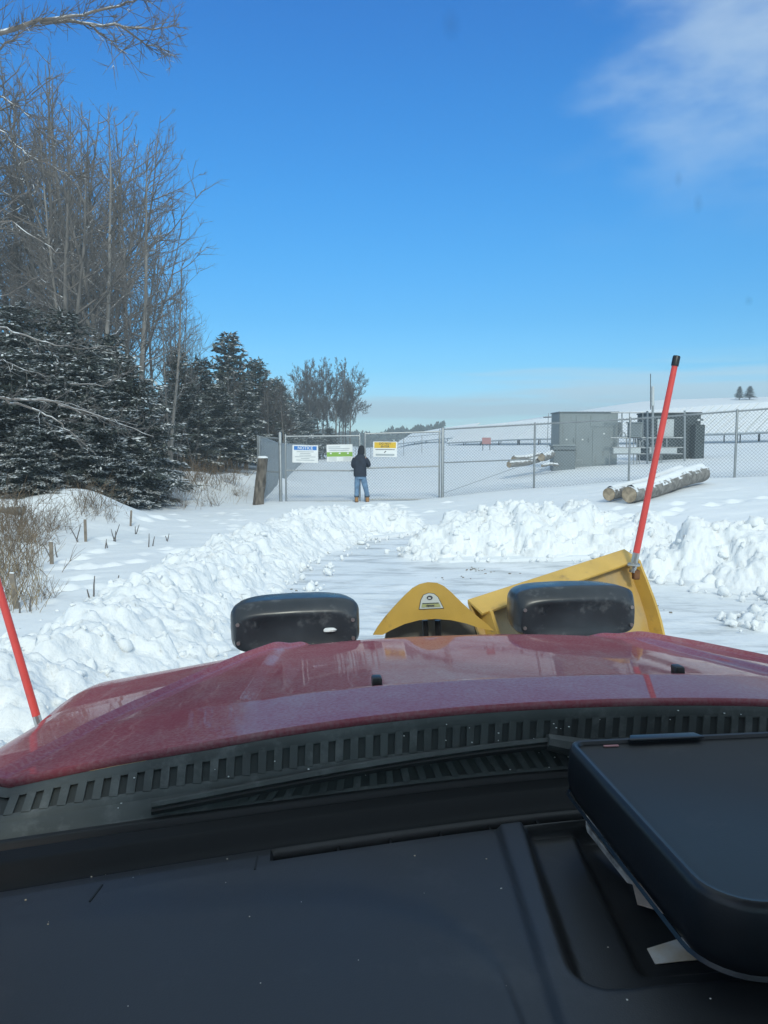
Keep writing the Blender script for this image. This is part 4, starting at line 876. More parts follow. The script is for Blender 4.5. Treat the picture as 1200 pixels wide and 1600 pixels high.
def conifer_meshes(seed, height, width, low=0.04, nb=150, sprig=0.16, sw=0.030, sparse=1.0, droop=0.15, snow=0.75):
    r = random.Random(seed); tr = Twigs(); tr.add([Vector((0, 0, -0.3)), Vector((0.02, 0.01, height * 0.5)), Vector((0, 0, height))], [0.022 * height, 0.013 * height, 0.006], 7)
    V = []; F = []; SV = []; SF = []
    def quad(Vl, Fl, a, d, wv, l, w, lift=0.0):
        i = len(Vl); up = Vector((0, 0, lift)); m = a + d * l * 0.45
        Vl += [a + up, m + wv * w + up, a + d * l + up * 0.6, m - wv * w + up]; Fl.append((i, i + 1, i + 2, i + 3))
    for b in range(nb):
        q = low + (0.985 - low) * (b / nb) ** 0.9; z = height * q; az = b * 2.399 + r.uniform(-0.35, 0.35); L = width * (1 - q) ** 0.6 * r.uniform(0.6, 1.2) + 0.10 * height * (1 - q) * 0.3 + 0.12
        d = Vector((math.cos(az), math.sin(az), r.uniform(-0.05, 0.25) + 0.35 * q - droop)).normalized(); pts = limb(r, Vector((0, 0, z)), d, L, 5, 0.05, -0.045 + 0.03 * q)
        tr.add(pts, [0.012 + 0.012 * L * (1 - k / 5.2) for k in range(6)], 3)
        n = max(6, int(L * 34 * sparse)); snowy_b = r.random() < 0.8
        for k in range(n):
            u = 0.08 + 0.92 * (k + r.random()) / n; x = u * 5; i = min(int(x), 4); p = pts[i].lerp(pts[i + 1], x - i); dd = (pts[i + 1] - pts[i]).normalized()
            sd_ = dd.cross(Vector((0, 0, 1))).normalized() * (1 if k % 2 else -1); out = (dd * r.uniform(0.5, 0.9) + sd_ * r.uniform(0.5, 1.0) + Vector((0, 0, r.uniform(-0.35, 0.12)))).normalized()
            tw = L * r.uniform(0.16, 0.34) * (1.25 - 0.8 * u) + 0.06; ns = max(2, int(tw / (sprig * 0.45))); laden = r.random() < snow * (0.5 + u)
            for m in range(ns):
                a = p + out * tw * (m / ns); o2 = (out + Vector((r.gauss(0, .45), r.gauss(0, .45), r.gauss(0, .3)))).normalized(); wv = o2.cross(Vector((r.gauss(0, .35), r.gauss(0, .35), 1))).normalized()
                l = sprig * r.uniform(0.7, 1.4); quad(V, F, a, o2, wv, l, sw * r.uniform(0.8, 1.5))
                if snowy_b and laden and r.random() < 0.85: quad(SV, SF, a + o2 * l * 0.1, Vector((o2.x, o2.y, o2.z * 0.5)).normalized(), wv, l * r.uniform(0.6, 1.0), sw * r.uniform(0.9, 1.7), 0.022)
    me = np_mesh('crown', np.array([tuple(v) for v in V]), np.array(F)); ms = np_mesh('snow_cover', np.array([tuple(v) for v in SV]), np.array(SF)); return tr.mesh('trunk'), me, ms
CON = [conifer_meshes(301, 5.0, 1.9, 0.02, 150, 0.17, 0.028, 1.0), conifer_meshes(302, 6.0, 1.8, 0.03, 150, 0.17, 0.028, 1.0, 0.2), conifer_meshes(303, 4.0, 1.7, 0.0, 120, 0.16, 0.028, 1.0, 0.1)]
CONF = [conifer_meshes(311, 9.0, 2.3, 0.10, 130, 0.36, 0.07, 0.5, 0.12, 0.85), conifer_meshes(312, 9.0, 2.7, 0.16, 110, 0.36, 0.075, 0.5, 0.0, 0.85)]
for i, (a, b, c_) in enumerate(CON + CONF):
    a.materials.append(MATS['bark']); b.materials.append(MATS['needle' if i < 3 else 'needle_far']); c_.materials.append(MATS['needle_snow'])
def conifer(label, x, y, height, src, base, rz, group=None, wide=1.0):
    t = thing('conifer', label, 'tree', (x, y, g1(x, y) - 0.05), rz, group); s = height / base; t.scale = (s * wide, s * wide, s)
    a, b, c_ = src; link('trunk', a, None, t); link('crown', b, None, t); link('snow_cover', c_, None, t); return t
def px_x(px, d): return (px - 600) / FPX * d
def hgt(py, d, x): return at(600, py, d).z - g1(x, d)
rt = random.Random(12)
# named bare trees of the wood edge
for lb, px, d, top, k, rz, wd in (('bare tree with one straight pale trunk at the right end of the near wood', 266, 36, 372, 0, 0.4, 1.0), ('tallest slender bare tree of the near wood, its tip a single bare leader', 158, 30, 118, 3, 1.0, 1.15),
        ('bare tree with a dark forked trunk left of the slender one', 112, 29, 150, 2, 2.2, 1.0), ('bare tree with long limbs reaching right over the conifers', 178, 33, 205, 4, 3.9, 1.25), ('thin bare tree between the slender tree and the straight pale trunk', 214, 37, 330, 1, 0.9, 1.0)):
    x = px_x(px, d); bare_tree(lb, x, d, hgt(top, d, x), k, rz, None, VAR, 14.0, wd)
env = lambda px: np.interp(px, [-300, 0, 60, 110, 160, 200, 235, 255, 290, 320, 360, 420, 460], [-250, -80, 0, 50, 100, 140, 200, 310, 400, 490, 560, 590, 585])
n = 0
while n < 56:
    d = rt.uniform(25, 60); px = rt.uniform(-140, 330) if n < 26 else (rt.uniform(60, 225) if n < 42 else rt.uniform(-140, 130)); x = px_x(px, d)
    if x > -8.5 - 0.02 * d or (d < 30 and px > 150): continue
    top = float(env(px)) + rt.uniform(0, 90) + (0 if px > 60 else rt.uniform(0, 120)); h = hgt(top, d, x)
    if h < 4: continue
    h = min(h, 19); bare_tree('bare grey tree crowded among others in the left wood', x, d, h, rt.randrange(5), rt.uniform(0, 6.28), 'bare trees of the left wood', VAR, 14.0, rt.uniform(0.7, 1.0) if px > 240 else rt.uniform(0.9, 1.3)); n += 1
# dense snowy conifers in front at the left
for lb, px, d, top, k, rz, wd in (('dark snow-dusted hemlock at the left edge in front', 10, 19.5, 545, 0, 0.2, 1.15), ('dark snow-dusted hemlock just right of the left-edge one', 78, 20.5, 520, 1, 1.2, 1.2), ('broad snow-dusted hemlock above the rounded snow mound', 140, 21.5, 555, 0, 2.5, 1.2), ('rightmost snow-dusted hemlock of the near clump', 200, 23.0, 560, 2, 3.3, 1.05),
        ('low snowy hemlock at the right foot of the near clump', 222, 22.0, 690, 2, 5.0, 0.95), ('snow-dusted hemlock hidden behind the near clump', 110, 25, 480, 1, 4.0, 1.2), ('tall snowy hemlock behind the left-edge one', 35, 24.5, 470, 1, 0.7, 1.3), ('snowy hemlock behind the rightmost of the near clump', 175, 27, 520, 0, 1.9, 1.0), ('hemlock cut by the left edge of the picture', -55, 19, 520, 1, 2.9, 1.2), ('small dark hemlock below the tall snowy one at left', 45, 18.6, 660, 2, 2.0, 1.1), ('small dark hemlock at the foot of the broad hemlock', 128, 19.9, 670, 2, 0.1, 1.15), ('small dark hemlock between the broad and the rightmost one', 178, 21.0, 680, 2, 1.7, 1.1)):
    x = px_x(px, d); conifer(lb, x, d, hgt(top, d, x), CON[k], (5.0, 6.0, 4.0)[k], rz, None, wd)
for lb, px, d, top, k, wd in (('pointed spruce that stands highest in the middle of the wood', 361, 52, 518, 0, 1.0), ('snowy pine left of the pointed spruce', 318, 47, 560, 1, 1.15), ('snowy pine right of the pointed spruce', 402, 60, 560, 1, 1.05), ('dark spruce at the left of the middle wood', 282, 44, 545, 0, 1.0), ('snowy pine in front below the pointed spruce', 345, 44, 600, 1, 1.3), ('snow-laden pine behind the leaning wooden post', 385, 50, 610, 1, 1.2), ('dark spruce where the wood thins out toward the far bare trees', 432, 68, 590, 0, 1.0), ('pine low behind the slatted fence', 455, 80, 640, 1, 1.2), ('snowy pine right behind the straight pale trunk', 300, 40, 600, 1, 1.2), ('small snowy spruce low beside the straight pale trunk', 250, 38, 610, 0, 1.2), ('bushy snowy pine above the slatted fence', 420, 58, 640, 1, 1.3), ('round snowy bush tree above the gate', 515, 95, 668, 1, 1.6), ('low pine where the wood meets the far bare clump', 443, 82, 615, 1, 1.3), ('low snowy pine under the left of the far bare clump', 468, 88, 632, 1, 1.4), ('dark low spruce behind the notice sign', 485, 92, 645, 0, 1.5), ('snowy pine second left of the far bare clump', 415, 66, 605, 1, 1.25)):
    x = px_x(px, d); conifer(lb, x, d, hgt(top, d, x), CONF[k], 9.0, rt.uniform(0, 6), None, wd)
# far clump of bare trees
for i, (px, d, top) in enumerate(((452, 88, 585), (466, 92, 570), (478, 90, 562), (490, 96, 556), (500, 94, 560), (512, 99, 555), (524, 96, 557), (536, 101, 556), (547, 98, 572), (485, 104, 560), (442, 84, 588), (530, 110, 565), (430, 78, 592), (436, 92, 585), (418, 72, 588), (460, 98, 575), (472, 100, 566), (505, 106, 556), (541, 106, 562), (446, 99, 590))):
    x = px_x(px, d); bare_tree('distant bare tree in the rounded clump above the gate', x, d, hgt(top, d, x), i % 2, i * 1.3, 'far clump of bare trees', FARV, 12.0, 0.80)
for i in range(18):
    px = 284 + i * 9.4 + rt.uniform(-5, 5); d = (rt.uniform(38, 44) + i * 0.9 if i % 2 else rt.uniform(50, 72)); top = float(np.interp(px, [280, 320, 360, 400, 450], [520, 560, 565, 578, 588])) + rt.uniform(-8, 30); x = px_x(px, d)
    bare_tree('bare grey tree mixed among the snowy pines left of the gate', x, d, hgt(top, d, x), i % 2, i * 2.1, 'bare trees among the pines', FARV, 12.0, rt.uniform(0.7, 1.0))
# pair on the hill at the right
for lb, px, top, wd in (('small dark pine on the skyline at right, the lower of two', 1150, 611, 1.2), ('small dark pine on the skyline at right, the taller of two', 1166, 606, 1.5)):
    d = 150; x = px_x(px, d); conifer(lb, x, d, max(2.6, hgt(top, d, x)), CONF[1], 9.0, 1, None, wd)
# the tree line beyond the solar field, one mass
def far_woods():
    r = random.Random(5); tw = MB(); V = []; F = []
    for k in range(2600):
        x = r.uniform(-34, 24); y = r.uniform(300, 330); h = 5.5 + 1.6 * mnoise.noise(Vector((x * 0.15, 0, 0))) + r.uniform(-1.2, 0.8); z0 = g1(x, y); z = z0 + r.uniform(0, 1) ** 0.7 * h; s = r.uniform(0.5, 1.1)
        i = len(V); a = r.uniform(0, 3.14); V += [(x - s * math.cos(a), y - s * math.sin(a), z - s * 0.6), (x + s * math.cos(a), y + s * math.sin(a), z - s * 0.6), (x + r.uniform(-.3, .3), y, z + s * 0.9)]; F.append((i, i + 1, i + 2))
    tag(link('far_woods', np_mesh('far_woods', np.array(V), None, np.array(F)), 'needle_far'), 'low dark belt of distant woods on the horizon beyond the gate', 'woods', kind='stuff')
far_woods()
# saplings and dead twigs between the trunks, one mass
def undergrowth():
    r = random.Random(21); tw = Twigs()
    for k in range(1500):
        d = r.uniform(26, 62); x = r.uniform(-30, -8.6 - 0.02 * d)
        if px_x(0, d) - 3 > x: continue
        z = g1(x, d); h = r.uniform(0.8, 4.5); b = limb(r, Vector((x, d, z - 0.1)), Vector((r.gauss(0, .2), r.gauss(0, .2), 1)), h, 4, 0.09, 0.02); rad = 0.006 + 0.005 * h; tw.add(b, [rad * (1 - j / 5) for j in range(5)], 3)
        for j in range(7):
            i = r.randint(1, 3); tw.add(limb(r, b[i].lerp(b[i + 1], r.random()), side_dir(r, b[i + 1] - b[i], r.uniform(.5, 1.2)), h * r.uniform(0.15, 0.4), 2, 0.15, 0.03), [0.008, 0.007, 0.004], 3)
    o = link('undergrowth', tw.mesh('undergrowth'), 'twig'); tag(o, 'grey tangle of saplings and dead twigs under the left wood', 'undergrowth', kind='stuff')
undergrowth()
# near tree outside the frame at the left whose long snowy limbs reach into view
def near_limbs():
    # (pixels along the limb, distance, base radius)
    sets = [([(-160, 95), (-40, 70), (10, 48), (60, 33), (130, 22), (200, 5), (230, -6)], 11.5, 0.055), ([(60, 33), (110, 33), (180, 42), (240, 47), (280, 38)], 11.5, 0.030), ([(140, 38), (165, 58), (200, 85)], 11.4, 0.016), ([(190, 44), (230, 68), (272, 87)], 11.3, 0.016), ([(-120, 120), (-20, 95), (20, 60), (60, 40)], 12, 0.03),
            ([(-100, 190), (0, 202), (25, 228), (60, 250), (100, 270), (130, 277)], 12.5, 0.024), ([(-100, 130), (0, 150), (30, 168), (60, 200), (100, 228)], 13, 0.022), ([(-80, 330), (0, 330), (40, 300), (70, 280)], 13, 0.018), ([(-60, 350), (20, 345), (50, 370), (90, 392), (125, 400)], 13, 0.018),
            ([(-120, 560), (0, 510), (40, 525), (85, 540), (130, 545), (195, 540)], 12.5, 0.022), ([(-60, 600), (0, 562), (40, 578), (80, 590)], 13, 0.016), ([(-120, 640), (-20, 622), (30, 623), (80, 628), (130, 643), (180, 658), (240, 682)], 12, 0.030), ([(5, 624), (50, 638), (80, 650), (110, 675), (150, 710)], 12, 0.022), ([(90, 632), (140, 648), (215, 665)], 12.2, 0.014), ([(60, 622), (100, 628), (150, 645)], 12.3, 0.012), ([(-40, 470), (15, 460), (60, 430), (120, 412)], 13.5, 0.014), ([(110, 600), (160, 602), (190, 586), (200, 582)], 13, 0.012)]
    t = thing('bare_tree', 'near bare tree whose snowy limbs reach in from the left edge', 'tree', (px_x(-330, 12.2), 12.2, g1(px_x(-330, 12.2), 12.2))); o = t.location.copy()
    tw = Twigs(); tw.add([Vector((0, 0, -0.3)), Vector((0.05, 0, 3)), Vector((0, 0.1, 6)), Vector((-0.2, 0, 9)), Vector((-0.3, 0, 13))], [0.26, 0.2, 0.17, 0.12, 0.05], 10); me = tw.mesh('trunk'); link('trunk', me, 'bark', t)
    r = random.Random(9); fine = Twigs()
    for pl, d, rad in sets:
        P = [at(px, py, d + 0.25 * math.sin(i * 1.7)) - o for i, (px, py) in enumerate(pl)]
        if pl[0][0] < -30: P = [Vector((-0.05, 0, P[0].z - 0.8))] + P
        fineP = []
        for i in range(len(P) - 1):
            for k in range(4):
                fineP.append(P[i].lerp(P[i + 1], k / 4) + Vector((r.gauss(0, .012), r.gauss(0, .012), r.gauss(0, .012))))
        fineP.append(P[-1]); m = len(fineP); lw = Twigs(); lw.add(fineP, [max(0.0045, rad * (1 - 0.88 * k / m)) for k in range(m)], 7)
        link('limb', lw.mesh('limb'), 'snowy_limb', t)
        start = m // 3
        for k in range(int(m * (2.8 if pl[0][1] < 300 else 0.9))):
            i = r.randint(start, m - 2); q = fineP[i]; dd = fineP[i + 1] - fineP[i]; L = r.uniform(0.12, 0.55 if pl[0][1] > 300 else 0.6); b = limb(r, q, side_dir(r, dd, r.uniform(.4, 1.0)), L, 3, .12, .08); fine.add(b, [0.006, 0.005, 0.004, 0.002], 3)
            for j in range(3): fine.add(limb(r, b[r.randint(1, 2)], side_dir(r, b[2] - b[1], r.uniform(.4, .9)), L * r.uniform(.25, .6), 2, .1, .1), [0.004, 0.0035, 0.002], 3)
    link('twigs', fine.mesh('twigs'), 'twig', t)
near_limbs()

# ------------------------------------------------------------------ brush, dry grass, small stems
def bush_mesh(seed, h, n, spread, twr=0.006):
    r = random.Random(seed); tw = Twigs()
    for k in range(n):
        b = limb(r, Vector((r.gauss(0, spread * .35), r.gauss(0, spread * .35), -0.1)), Vector((r.gauss(0, .45), r.gauss(0, .45), 1)), h * r.uniform(0.5, 1.2), 4, 0.13, 0.0); tw.add(b, [twr * (1 - j / 5.5) for j in range(5)], 3)
        for j in range(5):
            i = r.randint(1, 3); tw.add(limb(r, b[i], side_dir(r, b[i + 1] - b[i], r.uniform(.4, 1.0)), h * r.uniform(0.15, 0.45), 2, 0.15, 0.0), [twr * .6, twr * .5, twr * .3], 3)
    return tw.mesh('twigs')
BUSH = [bush_mesh(61, 0.9, 30, 0.7), bush_mesh(62, 0.7, 22, 0.9), bush_mesh(63, 1.1, 16, 0.5)]
for i, b in enumerate(BUSH): b.materials.append(MATS['brush'])
def shrub(label, px, py, s, k, group):
    x, y = ground_at(px, py); t = thing('shrub', label, 'shrub', (x, y, g1(x, y)), rt.uniform(0, 6), group); t.scale = (s, s, s); link('twigs', BUSH[k], None, t)
for px, py, s, k in ((-10, 905, 0.9, 2), (15, 900, 1.0, 0), (-25, 860, 1.2, 0), (22, 870, 1.0, 1), (40, 845, 1.0, 0), (12, 845, 1.2, 2), (65, 850, 0.8, 1), (75, 825, 0.9, 2), (100, 830, 0.8, 1), (35, 822, 1.1, 0), (-15, 825, 1.3, 0), (60, 935, 0.5, 1), (15, 940, 0.7, 2)):
    shrub('leafless brown shrub tangled along the left edge below the conifers', px, py, s, k, 'shrubs at the left edge')
for px, py, s, k in ((240, 790, 0.9, 1), (262, 772, 1.2, 0), (285, 795, 0.9, 2), (300, 770, 1.2, 0), (325, 790, 0.8, 1), (340, 765, 1.2, 2), (310, 750, 1.4, 0), (280, 752, 1.3, 1), (360, 755, 1.2, 0), (250, 755, 1.3, 2), (378, 745, 1.2, 1), (330, 740, 1.6, 0), (375, 775, 0.7, 1), (295, 738, 1.7, 0), (265, 738, 1.7, 1), (350, 735, 1.6, 2), (125, 800, 0.9, 2), (150, 795, 1.0, 0), (160, 812, 0.7, 1)):
    shrub('leafless brown shrub poking through snow left of the wooden post', px, py, s, k, 'shrubs left of the gate')
def stems():
    r = random.Random(77); 
    for px, py, h, n in ((180, 846, .34, 3), (165, 857, .22, 2), (210, 834, .2, 2), (234, 855, .3, 2), (90, 870, .3, 2), (139, 936, .22, 1), (156, 933, .26, 1), (180, 945, .32, 2), (262, 846, .16, 2), (120, 845, .35, 2), (45, 955, .2, 2)):
        x, y = ground_at(px, py); tw = Twigs()
        for k in range(n): tw.add(limb(r, Vector((r.gauss(0, .05), r.gauss(0, .05), -.06)), Vector((r.gauss(0, .25), r.gauss(0, .2), 1)), h * r.uniform(.6, 1.1) + .06, 3, .06, 0), [.012, .011, .009, .006], 4)
        t = thing('dead_stalk', 'short dead stalks poking through smooth snow in the left field', 'stalk', (x, y, g1(x, y)), 0, 'dead stalks in the left field'); link('stalk', tw.mesh('stalk'), 'twig', t)
    tw = Twigs()
    for k in range(520):
        if r.random() < 0.55: x, y = ground_at(r.uniform(-20, 70), r.uniform(845, 960))
        else: x, y = ground_at(r.uniform(230, 392), r.uniform(735, 790))
        tw.add(limb(r, Vector((x, y, g1(x, y) - .05)), Vector((r.gauss(0, .3), r.gauss(0, .3), 1)), r.uniform(.15, .6), 3, .1, -.04), [.004, .0035, .003, .002], 3)
    tag(link('dry_grass', tw.mesh('dry_grass'), 'straw'), 'sparse straw-coloured dry grass sticking out of the snow at left', 'grass', kind='stuff')
stems()
x0, y0 = ground_at(-20, 800); x1, y1 = ground_at(38, 806)
log('fallen_trunk', 'fallen trunk lying in snow at the left edge below the conifers', (x0 - 1.2, y0 + .2, g1(x0, y0) + .22), (x1, y1, g1(x1, y1) + .12), .16, .10, None, 31)

# ------------------------------------------------------------------ pickup truck (local x right, y forward, camera at x = -CU, y = 0)
T = thing('pickup_truck', 'dusty dark red pickup truck seen from the driver seat over its hood', 'truck', (CU * math.cos(TH), CU * math.sin(TH), 0), TH)
ucv = lambda v: np.interp(v, [1.0, 1.21, 1.346, 1.555, 1.82, 2.0, 2.124, 2.26, 2.40], [0.97, 0.937, 0.885, 0.817, 0.715, 0.625, 0.545, 0.46, 0.40])
def smooth_interp(x, xs, ys, w=0.03):
    return (np.interp(x - w, xs, ys) + 2 * np.interp(x, xs, ys) + np.interp(x + w, xs, ys)) / 4
DX = [1.0, 1.15, 1.235, 1.42, 2.17, 2.25, 2.31, 2.36, 2.40, 2.43]; DZ = [.427, .435, .441, .455, .556, .572, .60, .65, .74, .86]
def hood_drop(u, v):
    u = np.abs(u); uc = ucv(v); cr = np.interp(v, [1.0, 1.2, 1.555, 1.82, 2.12, 2.4], [.085, .080, .065, .050, .022, .015])
    base = smooth_interp(v, DX, DZ, 0.012); q = np.clip(u / uc, 0, 1); inside = base + cr * q ** 2.4
    e = np.clip(u - uc, 0, 2); out = inside + np.interp(v, [1.2, 1.9, 2.3], [.20, .21, .15]) * e + 3.0 * np.clip(u - 1.02, 0, 1) ** 2
    out = out + 0.012 * (1 - np.exp(-(e / 0.03) ** 2)) - 0.013 * np.exp(-((u - uc) / 0.014) ** 2)
    ub = np.interp(v, [1.41, 1.87, 2.3], [.555, .525, .48]); rec = sstep(ub + 0.045, ub, u) * sstep(1.415, 1.45, v)
    return out + 0.013 * rec
vr = lambda u: 1.236 - 0.050 * np.clip(np.abs(u) / 0.62, 0, 1) ** 1.8
def surf(name, U, Vv, Z, m, parent, smooth=True):
    ny, nx = U.shape; return link(name, np_mesh(name, np.stack([U, Vv, Z], -1).reshape(-1, 3), grid_faces(nx, ny)), m, parent, smooth=smooth)
s = np.linspace(-1, 1, 231); tt = np.linspace(0, 1, 130)
Sg, Tg = np.meshgrid(s, tt); Vv = None
v0 = 1.2 + (2.43 - 1.2) * Tg; Ug = Sg * (ucv(v0) + 0.0)
Vv = vr(Ug) + (2.43 - vr(Ug)) * Tg; Ug = Sg * ucv(Vv)
hood = surf('hood', Ug, Vv, H - hood_drop(Ug, Vv), 'truck_red', T)
# rolled rear edge of the hood and dark gap under it
Ue = np.linspace(-0.93, 0.93, 120); Ve = vr(Ue); Ze = H - hood_drop(Ue, Ve)
surf('rear_edge', np.stack([Ue] * 3), np.stack([Ve, Ve - 0.004, Ve]), np.stack([Ze, Ze - 0.006, Ze - 0.014]), 'truck_red', hood)
for sgn in (-1, 1):
    e = np.linspace(0, 1, 40); vv = np.linspace(0.95, 2.43, 110); Eg, Vg = np.meshgrid(e, vv); u_in = ucv(Vg) + 0.004; Ug2 = u_in + (1.13 - u_in) * Eg
    Z2 = H - hood_drop(Ug2, Vg) - 0.004 * (Eg < 0.01); skirt = np.array([H - 0.98, 0.75]); last = Z2[:, -1:]
    Ug2 = np.concatenate([Ug2, Ug2[:, -1:] + 0.012, Ug2[:, -1:] + 0.012], 1); Vg = np.concatenate([Vg, Vg[:, -1:], Vg[:, -1:]], 1); Z2 = np.concatenate([Z2, np.minimum(last - 0.06, last), np.full_like(last, 0.72)], 1)
    surf('fender', sgn * Ug2, Vg, Z2, 'truck_red', T)
MB().box((0, 2.40, 0.95), (1.9, 0.10, 0.5)).build('grille', 'plastic_black', T, bevel=0.03)
MB().box((0, 2.47, 0.62), (2.0, 0.12, 0.18)).build('bumper', 'chrome', T, bevel=0.03)
for sx in (-1, 1):
    for yy in (1.75, -1.9):
        w = MB().tube([(sx * 0.78, yy, 0.40), (sx * 1.02, yy, 0.40)], 0.40, 28).build('wheel', 'rubber_slot_shade', T, True); MB().tube([(sx * 0.80, yy, 0.40), (sx * 1.035, yy, 0.40)], 0.21, 20).build('rim', 'chrome', w, True)
for u in (-0.32, 0.308):
    z = H - float(hood_drop(np.array([u]), np.array([1.475]))[0]); nzl = MB(); nzl.prism([Vector((u - .010, 1.463, z)), Vector((u + .010, 1.463, z)), Vector((u + .010, 1.49, z)), Vector((u - .010, 1.49, z))], (0, 0, -0.003), (0, 0.003, 0.019)); nzl.build('washer_nozzle', 'nozzle_black', hood, True, bevel=0.004)
# cowl under the windshield
vb = lambda u: 1.218 - 0.145 * ((np.sqrt(u * u + 0.012)) / 0.884) ** 1.3
GD = 0.558                                  # drop of the glass base below the eye
def cowl_pt(u, f, lift=0.0):
    a = Vector((u, float(vr(np.array(u))) - 0.006, H - float(hood_drop(np.array([u]), vr(np.array([u])))[0]) - 0.012)); b = Vector((u * 0.985, float(vb(np.array(u))) + 0.008, H - GD - 0.006))
    p = a.lerp(b, f); return p + Vector((0, -0.7, 0.7)) * lift
def cowl_strip(name, f0, f1, m, u0, u1, lift, n=70, parent=None):
    us = np.linspace(u0, u1, n); A = [cowl_pt(u, f0, lift) for u in us]; B = [cowl_pt(u, f1, lift) for u in us]; rows = [A, [p.lerp(q, .5) + Vector((0, -.0015, .0015)) for p, q in zip(A, B)], B]
    P = np.array([[tuple(p) for p in r_] for r_ in rows]); return surf(name, P[..., 0], P[..., 1], P[..., 2], m, parent or T)
cw = cowl_strip('cowl', 0, 1, 'cowl_dark', -0.94, 0.94, -0.005)
for f0, f1 in ((0.0, 0.17), (0.46, 0.60), (0.86, 1.0)): cowl_strip('cowl_panel', f0, f1, 'cowl', -0.94, 0.94, 0.0, parent=cw)
cowl_strip('cowl_panel', 0.59, 0.87, 'cowl', -0.94, -0.56, 0.0, 20, cw)
def bar(u, f0, f1, w, skew=0.0):
    a = cowl_pt(u, f0, 0.001); b = cowl_pt(u + skew, f1, 0.001); mb = MB(); d = Vector((w / 2, 0, 0)); mb.prism([a - d, a + d, b + d, b - d], (0, -.0005, .0005), (0, 0.003, -.003)); return mb.build('grille_bar', 'cowl', cw)
u = -0.90
while u < 0.93:
    bar(u, 0.15, 0.48, 0.0125, -0.004); u += 0.0245
k = 0; u = -0.555
while u < 0.93:
    bar(u, 0.58, 0.88, 0.0115, -0.030 + 0.05 * min(1, (u + 0.555) / 0.35)); u += 0.0245
# wipers
def wiper(u0, u1, f0, f1):
    P = [cowl_pt(u0 + (u1 - u0) * q, f0 + (f1 - f0) * q, 0.010 + 0.004 * math.sin(q * 3.1)) for q in np.linspace(0, 1, 12)]
    w = MB().tube(P, [0.0065 - 0.003 * abs(q - .5) for q in np.linspace(0, 1, 12)], 6).build('wiper', 'cowl', T, True); MB().tube([p + Vector((0, -0.006, -0.008)) for p in P], 0.0045, 5).build('wiper_blade', 'rubber_slot_shade', w, True)
wiper(-0.70, -0.05, 0.74, 0.50); wiper(0.0, 0.66, 0.66, 0.5)
MB().tube([cowl_pt(-0.06, .52, .01), cowl_pt(0.03, .72, .012), cowl_pt(0.10, .80, .012)], [.014, .020, .016], 8).build('wiper_pivot', 'cowl', T, True)
# windshield
us = np.linspace(-0.96, 0.96, 61); qs = np.linspace(0, 1, 24); Uq, Qq = np.meshgrid(us, qs)
gu = Uq * (1 - 0.20 * Qq); gv = vb(Uq) * (1 - Qq) + (0.43 - 0.09 * (Uq / 0.96) ** 2) * Qq + 0.03 * np.sin(np.pi * Qq); gzz = H - GD + (0.335 + GD) * Qq + 0.02 * np.sin(np.pi * Qq)
ws = surf('windshield', gu, gv, gzz, 'windshield_glass', T)
Ue = np.linspace(-0.95, 0.95, 90); B = vb(Ue)
surf('windshield_seal', np.stack([Ue] * 4), np.stack([B + .016, B + .010, B - .004, B - .010]), H - GD + np.stack([B * 0 - .012, B * 0 + .004, B * 0 + .004, B * 0 - .02]), 'rubber_slot_shade', T)
# marks on the glass
disc = MB(); disc.v = [(0, 0, 0)] + [(math.cos(k * .5236), math.sin(k * .5236), 0) for k in range(12)]; disc.f = [(0, k + 1, (k + 1) % 12 + 1) for k in range(12)]; disc = disc.mesh('smudge'); disc.materials.append(MATS['glass_smudge'])
for px, py, dd, sx, sy in ((705, 38, .52, .0075, .012), (1091, 318, .62, .005, .009), (1170, 470, .68, .0045, .0045), (612, 803, .86, .006, .008), (1060, 280, .6, .004, .007), (200, 940, .92, .004, .004)):
    o = bpy.data.objects.new('smudge', disc); COL.objects.link(o); o.parent = ws; p = t_at(px, py, dd); o.location = p; o.scale = (sx, sy, 1); o.rotation_euler = (math.pi / 2, 0, 0)
# cab shell
MB().box((0, -0.35, H + 0.39), (1.60, 1.62, 0.07)).build('roof', 'truck_red', T, bevel=0.02)
MB().box((0, -0.37, H + 0.342), (1.52, 1.56, 0.02)).build('headliner', 'headliner', T)
MB().box((0, -1.18, 1.11), (1.95, 0.06, 0.98)).build('cab_back', 'headliner', T); MB().box((0, -1.18, H + 0.33), (1.6, 0.06, 0.10)).build('rear_window_frame', 'headliner', T); MB().box((0, -1.18, H - 0.05), (1.56, 0.008, 0.66)).build('rear_window', 'windshield_glass', T)
MB().box((0, -0.1, 0.55), (1.95, 2.2, 0.06)).build('floor_pan', 'dash_dark', T)
for sx in (-1, 1):
    dr = MB().box((sx * 1.02, -0.08, 1.02), (0.09, 2.14, 0.98)).build('door', 'truck_red', T, bevel=0.02); MB().box((sx * 1.075, -0.6, 1.35), (0.02, 0.16, 0.03)).build('handle', 'nozzle_black', dr)
    MB().tube([(sx * 0.975, 1.03, H - .56), (sx * 0.90, .75, H - .2), (sx * 0.80, .40, H + .35)], [.045, .04, .04], 8).build('pillar', 'truck_red', T, True)
    MB().tube([(sx * 0.98, -1.15, H - .5), (sx * 0.78, -1.12, H + .36)], .06, 8).build('pillar', 'truck_red', T, True)
MB().box((0, -2.3, 1.05), (2.0, 2.2, 0.75)).build('cargo_bed', 'truck_red', T, bevel=0.03)

